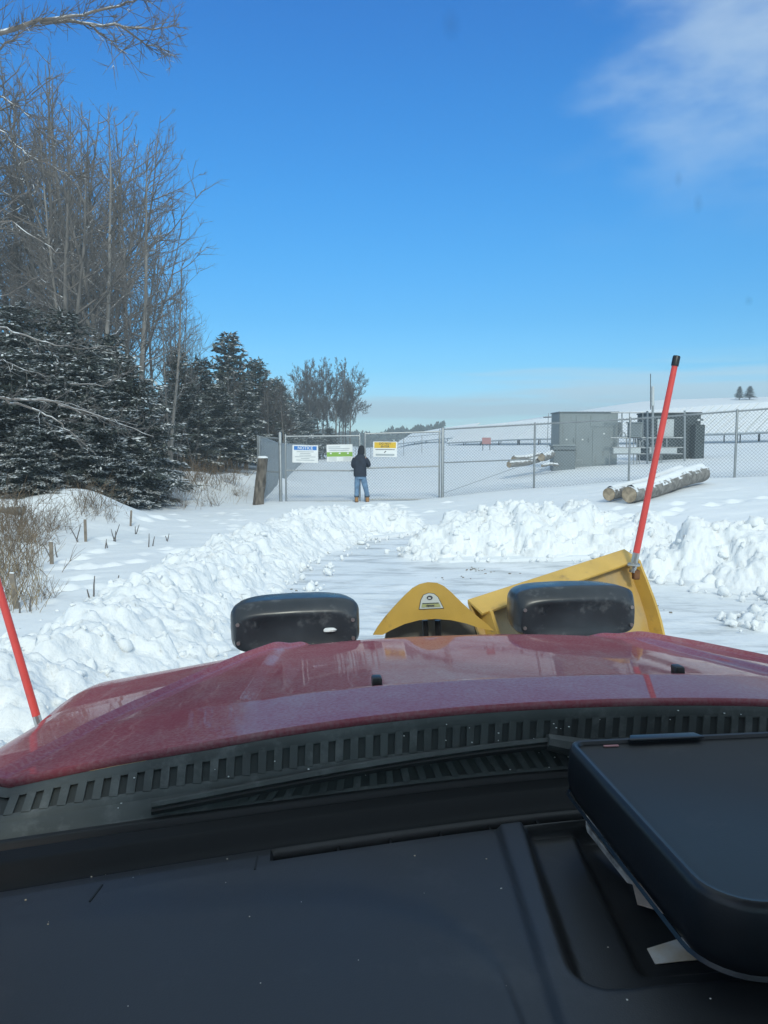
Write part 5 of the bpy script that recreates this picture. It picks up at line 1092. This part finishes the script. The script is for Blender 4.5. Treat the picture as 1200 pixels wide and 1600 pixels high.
# dashboard
DD = 0.56
arc = [t_drop(px, py, DD) for px, py in ((0, 1420), (175, 1397), (408, 1382), (554, 1382), (665, 1410), (735, 1455), (785, 1505), (815, 1600))]
au = [-1.0] + [p.x for p in arc]; av = [0.90] + [p.y for p in arc]; av[-1] = 0.5
def dash_drop(u, v):
    s = vb(u) - v
    d = smooth_interp(s, [-.02, 0.0, .022, .055, .078, .09, .105, .13, .16, .6], [.585, .578, .553, .556, .574, .577, .568, .562, .560, .560], .004)
    d = d + 0.022 * sstep(.45, .40, v) * 0
    aq = np.interp(u, au, av) - v; br = sstep(-0.015, 0.06, aq) * sstep(-.16, -.22, u); d = d - 0.003 * br - 0.02 * br * np.clip(aq, 0, .5) ** 1.5
    slot = sstep(.101, .104, s) * sstep(.150, .146, s) * sstep(-.515, -.510, u) * sstep(.60, .595, u); d = d + 0.035 * slot
    ul = np.interp(v, [.6, .67, 1.05], [-.243, -.236, -.196]); ur = np.interp(v, [.6, .67, 1.05], [-.213, -.206, -.156])
    f1 = sstep(0.150, 0.135, s)                                           # the ridge stops short of the vent
    on = (s > 0.128)
    inner = sstep(.152, .158, s)
    rid = sstep(ul, ul + .014, u) * inner; d = d - 0.011 * rid
    # bin with rounded corner: distance inside
    r0 = 0.045; bx = u - (ur + 0.0); by = v - 0.695; q = np.minimum(bx, by); cx, cy = np.maximum(r0 - bx, 0), np.maximum(r0 - by, 0); corner = r0 - np.hypot(cx, cy)
    ins = np.where((bx < r0) & (by < r0), corner, q); d = d + 0.030 * sstep(0.0, 0.020, ins) * inner
    ul2 = np.interp(v, [.7, 1.05], [-.115, -.075]); d = d + 0.012 * sstep(ul2, ul2 + .010, u) * sstep(.745, .76, v) * sstep(0.150, 0.170, s)
    front = sstep(0.66, 0.685, v); d = d - 0.0 * front
    return d
us = np.arange(-0.95, 0.951, 0.005); sg = np.concatenate([np.arange(-0.004, 0.17, 0.0028), np.arange(0.17, 0.80, 0.006)]); Uq, Sq = np.meshgrid(us, sg); Vq = vb(Uq) - Sq
Vq = np.maximum(Vq, 0.42 + 0 * Vq); Zq = H - dash_drop(Uq, Vq); Zq = np.where(Vq <= 0.4201, H - 0.95, Zq)
nyq, nxq = Uq.shape; Fq = grid_faces(nxq, nyq); Sm = ((Sq[:-1, :-1] + Sq[1:, 1:]) / 2).ravel(); Um = ((Uq[:-1, :-1] + Uq[1:, 1:]) / 2).ravel(); Pq = np.stack([Uq, Vq, Zq], -1).reshape(-1, 3)
def sub_surf(name, m, mask, parent):
    f = Fq[mask]; used = np.unique(f); mm = np.full(len(Pq), -1); mm[used] = np.arange(len(used)); return link(name, np_mesh(name, Pq[used], mm[f]), m, parent, smooth=True)
vent = (Sm > .101) & (Sm < .1505) & (Um > -.514) & (Um < .60); ledge = (Sm < .0955) & ~vent
dash = sub_surf('dashboard', 'dash', ~vent & ~ledge, T); sub_surf('defroster_vent', 'rubber_slot_shade', vent, dash); sub_surf('dash_ledge', 'dash_dark', ledge, dash)  # vent slot faces coloured black in place of the shade inside it
def on_dash(px, py, lift=0.0):
    p = t_drop(px, py, DD)
    for _ in range(4):
        dd = float(dash_drop(np.array([p.x]), np.array([p.y]))[0]); p = t_drop(px, py, dd - lift)
    return p
for a, b in (((402, 1338), (398, 1358)), ((160, 1382), (140, 1408))):
    p, q = on_dash(*a, .0008), on_dash(*b, .0008); d_ = (q - p).normalized(); w_ = Vector((d_.y, -d_.x, 0)) * 0.0011; MB().prism([p - w_, p + w_, q + w_, q - w_], (0, 0, -.002), (0, 0, 0.0004)).build('seam', 'rubber_slot_shade', dash)
us_ = np.linspace(-0.42, 0.5, 13)
for u in us_: p = Vector((u, float(vb(np.array(u))) - 0.125, H - 0.585)); MB().box(p, (.003, .046, .010)).build('vent_fin', 'dash_dark', dash)

# black tray sitting on the dash
def rrect(u0, u1, v0, v1, inset, radii, n=9):
    u0 += inset; v0 += inset; u1 -= inset; v1 -= inset; out = []
    for (cx, cy, a0, r_) in ((u0, v0, math.pi, radii[0]), (u1, v0, 1.5 * math.pi, radii[1]), (u1, v1, 0, radii[2]), (u0, v1, .5 * math.pi, radii[3])):
        r_ = max(0.004, r_ - inset); sx = 1 if cx == u0 else -1; sy = 1 if cy == v0 else -1
        for k in range(n):
            a = a0 + (math.pi / 2) * k / (n - 1); out.append((cx + sx * r_ + r_ * math.cos(a), cy + sy * r_ + r_ * math.sin(a)))
    return out
ctr = t_drop(1130, 1300, .45)
tw_ = T.matrix_basis.copy()
tray = thing('dash_tray', 'black rounded plastic tray with raised rim resting on the dash at right', 'tray', T.matrix_basis @ Vector((0.1, 0.84, H - .58)), TH)
TO = Vector((0.1, 0.84, H - .58)); TU = (-0.088, 0.40, 0.640, 1.060); RAD = (0.062, 0.06, 0.03, 0.028)
def tray_rings(rings):
    mb = MB(); n = None
    for inset, dz in rings:
        pts_ = rrect(*TU, inset, RAD); n = len(pts_)
        for x, y in pts_: mb.v.append((x - TO.x, y - TO.y, H - .58 + dz - TO.z + 0.05 * (y - 0.84) * 0.0))
    for k in range(len(rings) - 1):
        for j in range(n): a = k * n + j; b = k * n + (j + 1) % n; mb.f.append((a, b, b + n, a + n))
    return mb, n
mb, n = tray_rings([(0.040, 0.050), (0.014, 0.058), (0.004, 0.075), (0.0, 0.092), (0.001, 0.115), (0.002, 0.134), (0.0045, 0.1415), (0.008, 0.1437), (0.0125, 0.1430), (0.0155, 0.139)]); mb.f.append(tuple(reversed(range(n)))); mb.build('rim', 'tray_black', tray, True)
mb, n = tray_rings([(0.0145, 0.1385), (0.017, 0.1365)]); mb.f.append(tuple(range(n, 2 * n))); mb.build('face', 'tray_face', tray, True)
mb, n = tray_rings([(0.002, 0.066), (-0.0015, 0.069), (0.001, 0.073)]); mb.build('rim_seam', 'tray_black', tray, True)
MB().box((0.12, 0.02, 0.02), (0.24, 0.18, 0.075)).build('foot', 'tray_black', tray, bevel=0.01)
p = t_drop(1040, 1154, .437); q = w = None
MB().prism([Vector((-.058, -.006, 0)), Vector((.058, -.006, 0)), Vector((.05, .012, 0)), Vector((-.05, .012, 0))], Vector((p.x, p.y, H - .4375)) - TO, Vector((p.x, p.y, H - .4335)) - TO).build('latch', 'tray_black', tray, True, bevel=0.0015)
p = t_drop(955, 1164, .4405); MB().box(Vector((p.x, p.y, H - .4418)) - TO, (.022, .004, .0016)).build('red_mark', 'sign_red', tray)
# scraps under the tray
def scrap(name, label, cat, pxs, m, lift, th):
    P = [on_dash(x, y, lift) for x, y in pxs]; c = sum(P, Vector()) / len(P); t = thing(name, label, cat, T.matrix_basis @ c, TH); MB().prism([p - c for p in P], (0, 0, -th), (0, 0, 0)).build('sheet', m, t, True); return t
scrap('adhesive_strip', 'dusty grey adhesive strip along the lower left side of the dash tray', 'strip', [(913, 1272), (924, 1276), (988, 1348), (992, 1372), (980, 1368), (918, 1290)], 'dusty_strip', 0.020, 0.010)
scrap('card_scrap', 'curled brown scrap of card under the left side of the dash tray', 'scrap', [(985, 1366), (1000, 1368), (1050, 1424), (1052, 1434), (1025, 1420), (996, 1412)], 'brown_card', 0.012, 0.0015)
scrap('paper_scrap', 'torn white scrap of paper on the dash under the near corner of the tray', 'scrap', [(1011, 1482), (1030, 1476), (1056, 1468), (1066, 1464), (1075, 1472), (1100, 1476), (1118, 1486), (1105, 1498), (1060, 1502), (1024, 1506)], 'paper', 0.002, 0.0008)

# ------------------------------------------------------------------ snow plow on the truck nose
PO = Vector((0.0, 2.85, 0.0))
plow = thing('snow_plow', 'yellow snow plow with angled blade mounted ahead of the truck hood', 'snow plow', T.matrix_basis @ PO, TH)
SEC = [(0.0, 0.0), (0.012, -0.035), (0.045, -0.10), (0.10, -0.20), (0.15, -0.32), (0.18, -0.46), (0.18, -0.60), (0.155, -0.72), (0.11, -0.82)]
_sy = np.linspace(0, 1, 20); _sx = np.linspace(0, 1, len(SEC)); SEC = [(float(np.interp(q, _sx, [a for a, b in SEC])), float(np.interp(q, _sx, [b for a, b in SEC]))) for q in _sy]
for _k in range(3): SEC = [SEC[0]] + [((SEC[i - 1][0] + 2 * SEC[i][0] + SEC[i + 1][0]) / 4, SEC[i][1]) for i in range(1, len(SEC) - 1)] + [SEC[-1]]
def wing(I, O, zb, lip_m='plow_yellow', drop=0.82):
    I = Vector(I) - PO; O = Vector(O) - PO; w = (O - I); L = w.length; wd = Vector((w.x, w.y, 0)).normalized(); back = Vector((wd.y, -wd.x, 0))
    if back.y > 0: back = -back
    n = 14; mb = MB(); m = len(SEC)
    for side_ in (0.0, -0.012):
        for k in range(n):
            q = k / (n - 1)
            for b, z in SEC: mb.v.append(tuple(I + w * q + back * (b + side_) + Vector((0, 0, z * 1.0))))
    N = n * m
    for k in range(n - 1):
        for j in range(m - 1):
            a = k * m + j; mb.f += [(a, a + 1, a + m + 1, a + m), (N + a, N + a + m, N + a + m + 1, N + a + 1)]
    for k in range(n - 1): a = k * m; mb.f.append((a, a + m, N + a + m, N + a)); a = k * m + m - 1; mb.f.append((a, a + m, N + a + m, N + a))
    for j in range(m - 1):
        a = j; mb.f.append((a, a + 1, N + a + 1, N + a)); a = (n - 1) * m + j; mb.f.append((a, a + 1, N + a + 1, N + a))
    bl = mb.build('blade', 'plow_yellow_worn', plow, True)
    lp = MB(); up = Vector((0, 0, 1)); c = [I - wd * .0 + up * .012, O + up * .012]
    lp.prism([c[0] - back * .012, c[0] + back * .075 - up * .040, c[0] + back * .070 - up * .052, c[0] - back * .014 - up * .010], (0, 0, 0), w); lp.build('top_lip', lip_m, bl, bevel=0.003)
    for q in (0.04, 0.5, 0.985):
        rb = MB(); base = I + w * q; rb.prism([base + back * b + Vector((0, 0, z)) for b, z in SEC[1:]] + [base + back * (b + 0.07) + Vector((0, 0, z)) for b, z in reversed(SEC[2:])], wd * -.008, wd * .008); rb.build('rib', 'plow_yellow', bl)
    ep = MB(); ep.prism([O + back * (b - .015) + Vector((0, 0, z)) for b, z in SEC] + [O + back * (b + .035) + wd * 0.012 + Vector((0, 0, z)) for b, z in reversed(SEC[2:])], back * 0.0, Vector((.006, .006, 0))); ep.build('end_plate', 'plow_yellow', bl)
    ed = MB(); e0 = I + back * SEC[-1][0] + Vector((0, 0, SEC[-1][1])); ed.prism([e0 + Vector((0, 0, .06)) + back * .016, e0 + Vector((0, 0, -.10)) - back * .01, e0 + Vector((0, 0, -.10)) - back * .026, e0 + Vector((0, 0, .06)) - back * .014], (0, 0, 0), w); ed.build('cutting_edge', 'plow_edge', bl)
    return bl
wing((0.20, 2.93, 1.336), (1.065, 3.430, 1.455), 0.5)
wing((-0.15, 2.93, 1.14), (-1.42, 2.92, 0.80), 0.4)
def marker(base, tip, r0=0.0150):
    base = Vector(base) - PO; tip = Vector(tip) - PO; d = (tip - base).normalized(); L = (tip - base).length
    rod = MB().tube([base + d * .05, tip - d * .03], [r0, r0 * 0.86], 12).build('marker_rod', 'marker_red', plow, True)
    MB().tube([tip - d * .045, tip - d * .005, tip], [r0 * 1.08, r0 * 1.1, r0 * .95], 12).build('cap', 'nozzle_black', rod, True)
    sp_ = [base + d * (.012 * k / 6.28) * .42 + Vector((math.cos(k), math.sin(k), 0)) * .024 for k in np.linspace(0, 9, 30)]
    MB().tube(sp_, .0055, 5).build('spring', 'chrome', rod, True); MB().tube([base - d * .03, base + d * .06], .016, 8).build('stud', 'chrome', rod, True)
    MB().box(base + Vector((.012, .0, -.04)), (.03, .03, .045)).build('bracket', 'rust', rod, bevel=.006)
mt = t_at(1057.5, 556, 3.43); mb_ = t_at(990, 884, 3.43); marker(mb_, mt)
l0 = t_at(52, 1102, 2.78); l1 = t_at(0, 925, 2.78); dd_ = (l1 - l0).normalized(); marker(l0 - dd_ * .10, l0 + dd_ * .88)
# centre cover plate
out_ = [(583, 992), (590, 980), (601, 965), (616, 948), (632, 931), (645, 919), (656, 913), (669, 910), (683, 911), (694, 916), (706, 926), (722, 942), (742, 960), (762, 976), (772, 986)]
inn = [(748, 981), (728, 974), (705, 969), (680, 967), (655, 969), (632, 975), (610, 985), (598, 992)]
pl = [t_at(px, py, 2.84) - PO for px, py in out_ + inn]
cc = MB().prism(pl, (0, 0, 0), (0, 0.008, 0)).build('centre_cover', 'plow_yellow', plow)
fl = MB(); P_ = [t_at(px, py, 2.84) - PO for px, py in out_]
for k in range(len(P_) - 1): fl.quad(P_[k], P_[k + 1], P_[k + 1] + Vector((0, .03, -.012)), P_[k] + Vector((0, .03, -.012)))
fl.build('flange', 'plow_yellow', cc, True)
MB().prism([t_at(px, py, 2.97) - PO for px, py in ((600, 1010), (606, 975), (650, 960), (705, 960), (752, 972), (760, 1000))], (0, 0, 0), (0, .02, 0)).build('arch_back', 'arch_grey', cc)  # dim grey sheet standing in for the shaded space under the cover
for px in (664, 684): MB().tube([t_at(px, 969, 2.9) - PO, t_at(px + 2, 1010, 2.9) - PO], .012, 8).build('hydraulic_hose', 'nozzle_black', cc, True)
dc = [t_at(px, py, 2.8365) - PO for px, py in ((655.5, 951.5), (658, 938), (662, 930), (670, 927), (678, 928), (684, 933), (692.5, 950))]
c_ = sum(dc, Vector()) / len(dc)
MB().prism([c_ + (p - c_) * 1.07 for p in dc], (0, .0012, 0), (0, .003, 0)).build('decal_border', 'sign_text', cc); MB().prism(dc, (0, 0, 0), (0, .0016, 0)).build('decal', 'decal', cc)
MB().prism([t_at(671.5 + 4.6 * math.cos(a), 934 + 3.4 * math.sin(a), 2.8345) - PO for a in np.linspace(0, 6.0, 18)], (0, 0, 0), (0, .0015, 0)).build('emblem', 'sign_text', cc)
MB().prism([t_at(671 + 2.4 * math.cos(a), 934.6 + 1.3 * math.sin(a), 2.8325) - PO for a in np.linspace(0, 6.0, 12)], (0, 0, 0), (0, .0015, 0)).build('emblem_mark', 'decal', cc)
MB().prism([t_at(x, y, 2.8345) - PO for x, y in ((660, 942.5), (685.5, 941.5), (685.8, 942.6), (660, 943.6))], (0, 0, 0), (0, .0015, 0)).build('text_line', 'sign_text', cc)
MB().prism([t_at(x, y, 2.8345) - PO for x, y in ((659.5, 944), (686.5, 943), (688.5, 948), (658.5, 949))], (0, 0, 0), (0, .0015, 0)).build('decal_band', 'decal_green', cc)
rs = random.Random(8)
for k in range(6): x = 666.5 + k * 2.1; MB().prism([t_at(x, 945.4, 2.8325) - PO, t_at(x + 1.6, 945.0, 2.8325) - PO, t_at(x + 1.4, 947.4 + rs.random(), 2.8325) - PO, t_at(x - .2, 947.6, 2.8325) - PO], (0, 0, 0), (0, .0015, 0)).build('lettering', 'sign_text', cc)
# lift frame and push beams below
MB().tube([(-.48, -.22, 1.02), (.50, -.20, 1.02)], .045, 8).build('light_bar', 'nozzle_black', plow, True)
for x in (-.35, .35): MB().tube([(x, -.25, .55), (x * .9, .05, .55), (x * .3, .15, .7)], .05, 8).build('push_beam', 'plow_yellow', plow, True); MB().tube([(x, -.22, .5), (x, -.22, 1.05)], .04, 8).build('lift_frame', 'plow_yellow', plow, True)
# plow lights seen from behind
def plow_light(px0, py0, px1, py1, d, roll, yaw):
    a = t_at(px0, py1, d); b = t_at(px1, py0, d); c = (a + b) / 2 - PO; w = (b - a).x; h = (b - a).z
    n = 44; rings = [(-.052, .60, .62, 5, -.20), (-.058, .78, .80, 5, -.22), (-.060, .90, .92, 5.5, -.22), (-.056, .935, .955, 6, -.18), (-.034, .97, .975, 6, -.05), (-.020, .99, .99, 6, 0), (-.006, 1.0, 1.0, 5.5, 0), (.05, .99, .98, 5.5, 0), (.11, .95, .93, 5, 0), (.15, .88, .85, 5, 0), (.165, .8, .75, 5, 0)]
    mb = MB()
    for y, sw, sh, pw, dz in rings:
        for j in range(n):
            an = 2 * math.pi * j / n; ca, sa = math.cos(an), math.sin(an); x = math.copysign(abs(ca) ** (2 / pw), ca) * w / 2 * sw; z = math.copysign(abs(sa) ** (2 / pw), sa) * h / 2 * sh
            z += 0.010 * (1 - (2 * x / w) ** 2) * (1 if sa > 0 else 0) + dz * h * (1 if sa > 0 else 0.0); mb.v.append((x, y - (0.012 * (2 * x / w) ** 2 if y < 0 else 0) * -1, z))
    for k in range(len(rings) - 1):
        for j in range(n): q = k * n + j; q2 = k * n + (j + 1) % n; mb.f.append((q, q2, q2 + n, q + n))
    mb.f.append(tuple(reversed(range(n)))); mb.f.append(tuple((len(rings) - 1) * n + j for j in range(n)))
    L_ = mb.build('headlight', 'plastic_black', plow, True); L_.location = c; L_.rotation_euler = (0, roll, yaw)
    for sx, sz in ((-.44, .12), (-.44, -.26), (.435, .10), (.435, -.28)): MB().tube([(w * sx, -.056, h * sz), (w * sx, -.030, h * sz)], .0065, 10).build('screw', 'chrome', L_, True)
    MB().tube([(0, .06, -h * .45), (0, .06, -h * .9)], .03, 8).build('stalk', 'nozzle_black', L_, True)
    MB().prism([Vector((math.cos(a) * w * .38, .166, math.sin(a) * h * .34)) for a in np.linspace(0, 6.0, 20)], (0, 0, 0), (0, .01, 0)).build('lens', 'chrome', L_)
    return L_
L_ = plow_light(362, 938, 563, 1012, 2.60, R(-1.2), 0.03)
mb = MB(); loft(mb, [((0, 0, -.006), .020, .006, 2.2), ((0.002, 0, 0), .023, .008, 2.4), ((0, 0, .006), .016, .006, 2.1)], 12); sd_ = mb.build('snow_dab', 'snow_pile', L_, True); sd_.location = (0.112, -.058, -0.012)
plow_light(797, 918, 996, 990, 2.75, R(-0.3), 0.03)

# ------------------------------------------------------------------ haze in the air, also added to lift the darks like the windshield's veil
hm = bpy.data.materials.new('haze_air'); hm.use_nodes = True; n_, l_ = nodes_of(hm); n_.clear(); pv = n_.new('ShaderNodeVolumePrincipled'); pv.inputs['Color'].default_value = (0.80, 0.93, 1.0, 1); pv.inputs['Density'].default_value = 0.0021; pv.inputs['Anisotropy'].default_value = 0.0
ho_ = n_.new('ShaderNodeOutputMaterial'); l_.new(pv.outputs[0], ho_.inputs['Volume']); MATS['haze_air'] = hm
hz = MB().box((0, 210, 11.5), (880, 520, 25)).build('haze', 'haze_air'); hz['kind'] = 'stuff'

# ------------------------------------------------------------------ crumbs and dust
def specks(name, pts_, size, m, parent, seed):
    r = random.Random(seed); vs_, fs_ = [], []; off = 0
    for p in pts_:
        v, f = CLODS[r.randrange(len(CLODS))]; k = size * r.uniform(0.4, 1.0); vs_.append(v * k + np.array(tuple(p))); fs_.append(f + off); off += len(v)
    o = link(name, np_mesh(name, np.concatenate(vs_), None, np.concatenate(fs_)), m, parent); o['kind'] = 'stuff'; return o
rq = random.Random(4)
dp = [on_dash(x, y, 0.0005) for x, y in ((75, 1444), (407, 1536), (143, 1370), (355, 1342), (208, 1371), (648, 1337), (390, 1432), (760, 1342), (783, 1388), (950, 1480), (40, 1406), (560, 1500), (1110, 1560), (980, 1562))] + [on_dash(rq.uniform(20, 860), rq.uniform(1340, 1590), 0.0003) for _ in range(8)]
specks('dust_crumbs', dp[:14], 0.0013, 'paper', dash, 1); specks('dust_crumbs', dp[14:], 0.0006, 'paper', dash, 2)
cpts = [cowl_pt(rq.uniform(-0.8, 0.4), rq.uniform(0.05, 0.95), 0.004) for _ in range(30)] + [cowl_pt(rq.gauss(-0.05, 0.05), rq.uniform(0.2, 0.9), 0.005) for _ in range(16)]
specks('road_grit', cpts, 0.0016, 'sign_white', cw, 3)

mat('dirt_grey', (0.22, 0.20, 0.17), 0.9, var=0.3, scale=9)
dl = []
for px, py in ((744, 885), (752, 888), (738, 884), (762, 890), (726, 898), (800, 890), (812, 905), (450, 918), (456, 922), (640, 952), (748, 886), (742, 887), (735, 886), (690, 900), (858, 902), (1035, 945)):
    x, y = ground_at(px, py); dl += [Vector((x + rq.gauss(0, .05), y + rq.gauss(0, .08), g1(x, y) - 0.045 + rq.uniform(0, .006))) for _ in range(3)]
tag(specks('dirt_crumbs', dl, 0.020, 'dirt_grey', None, 6), 'few dark crumbs of dirt on the plowed track', 'dirt', kind='stuff')
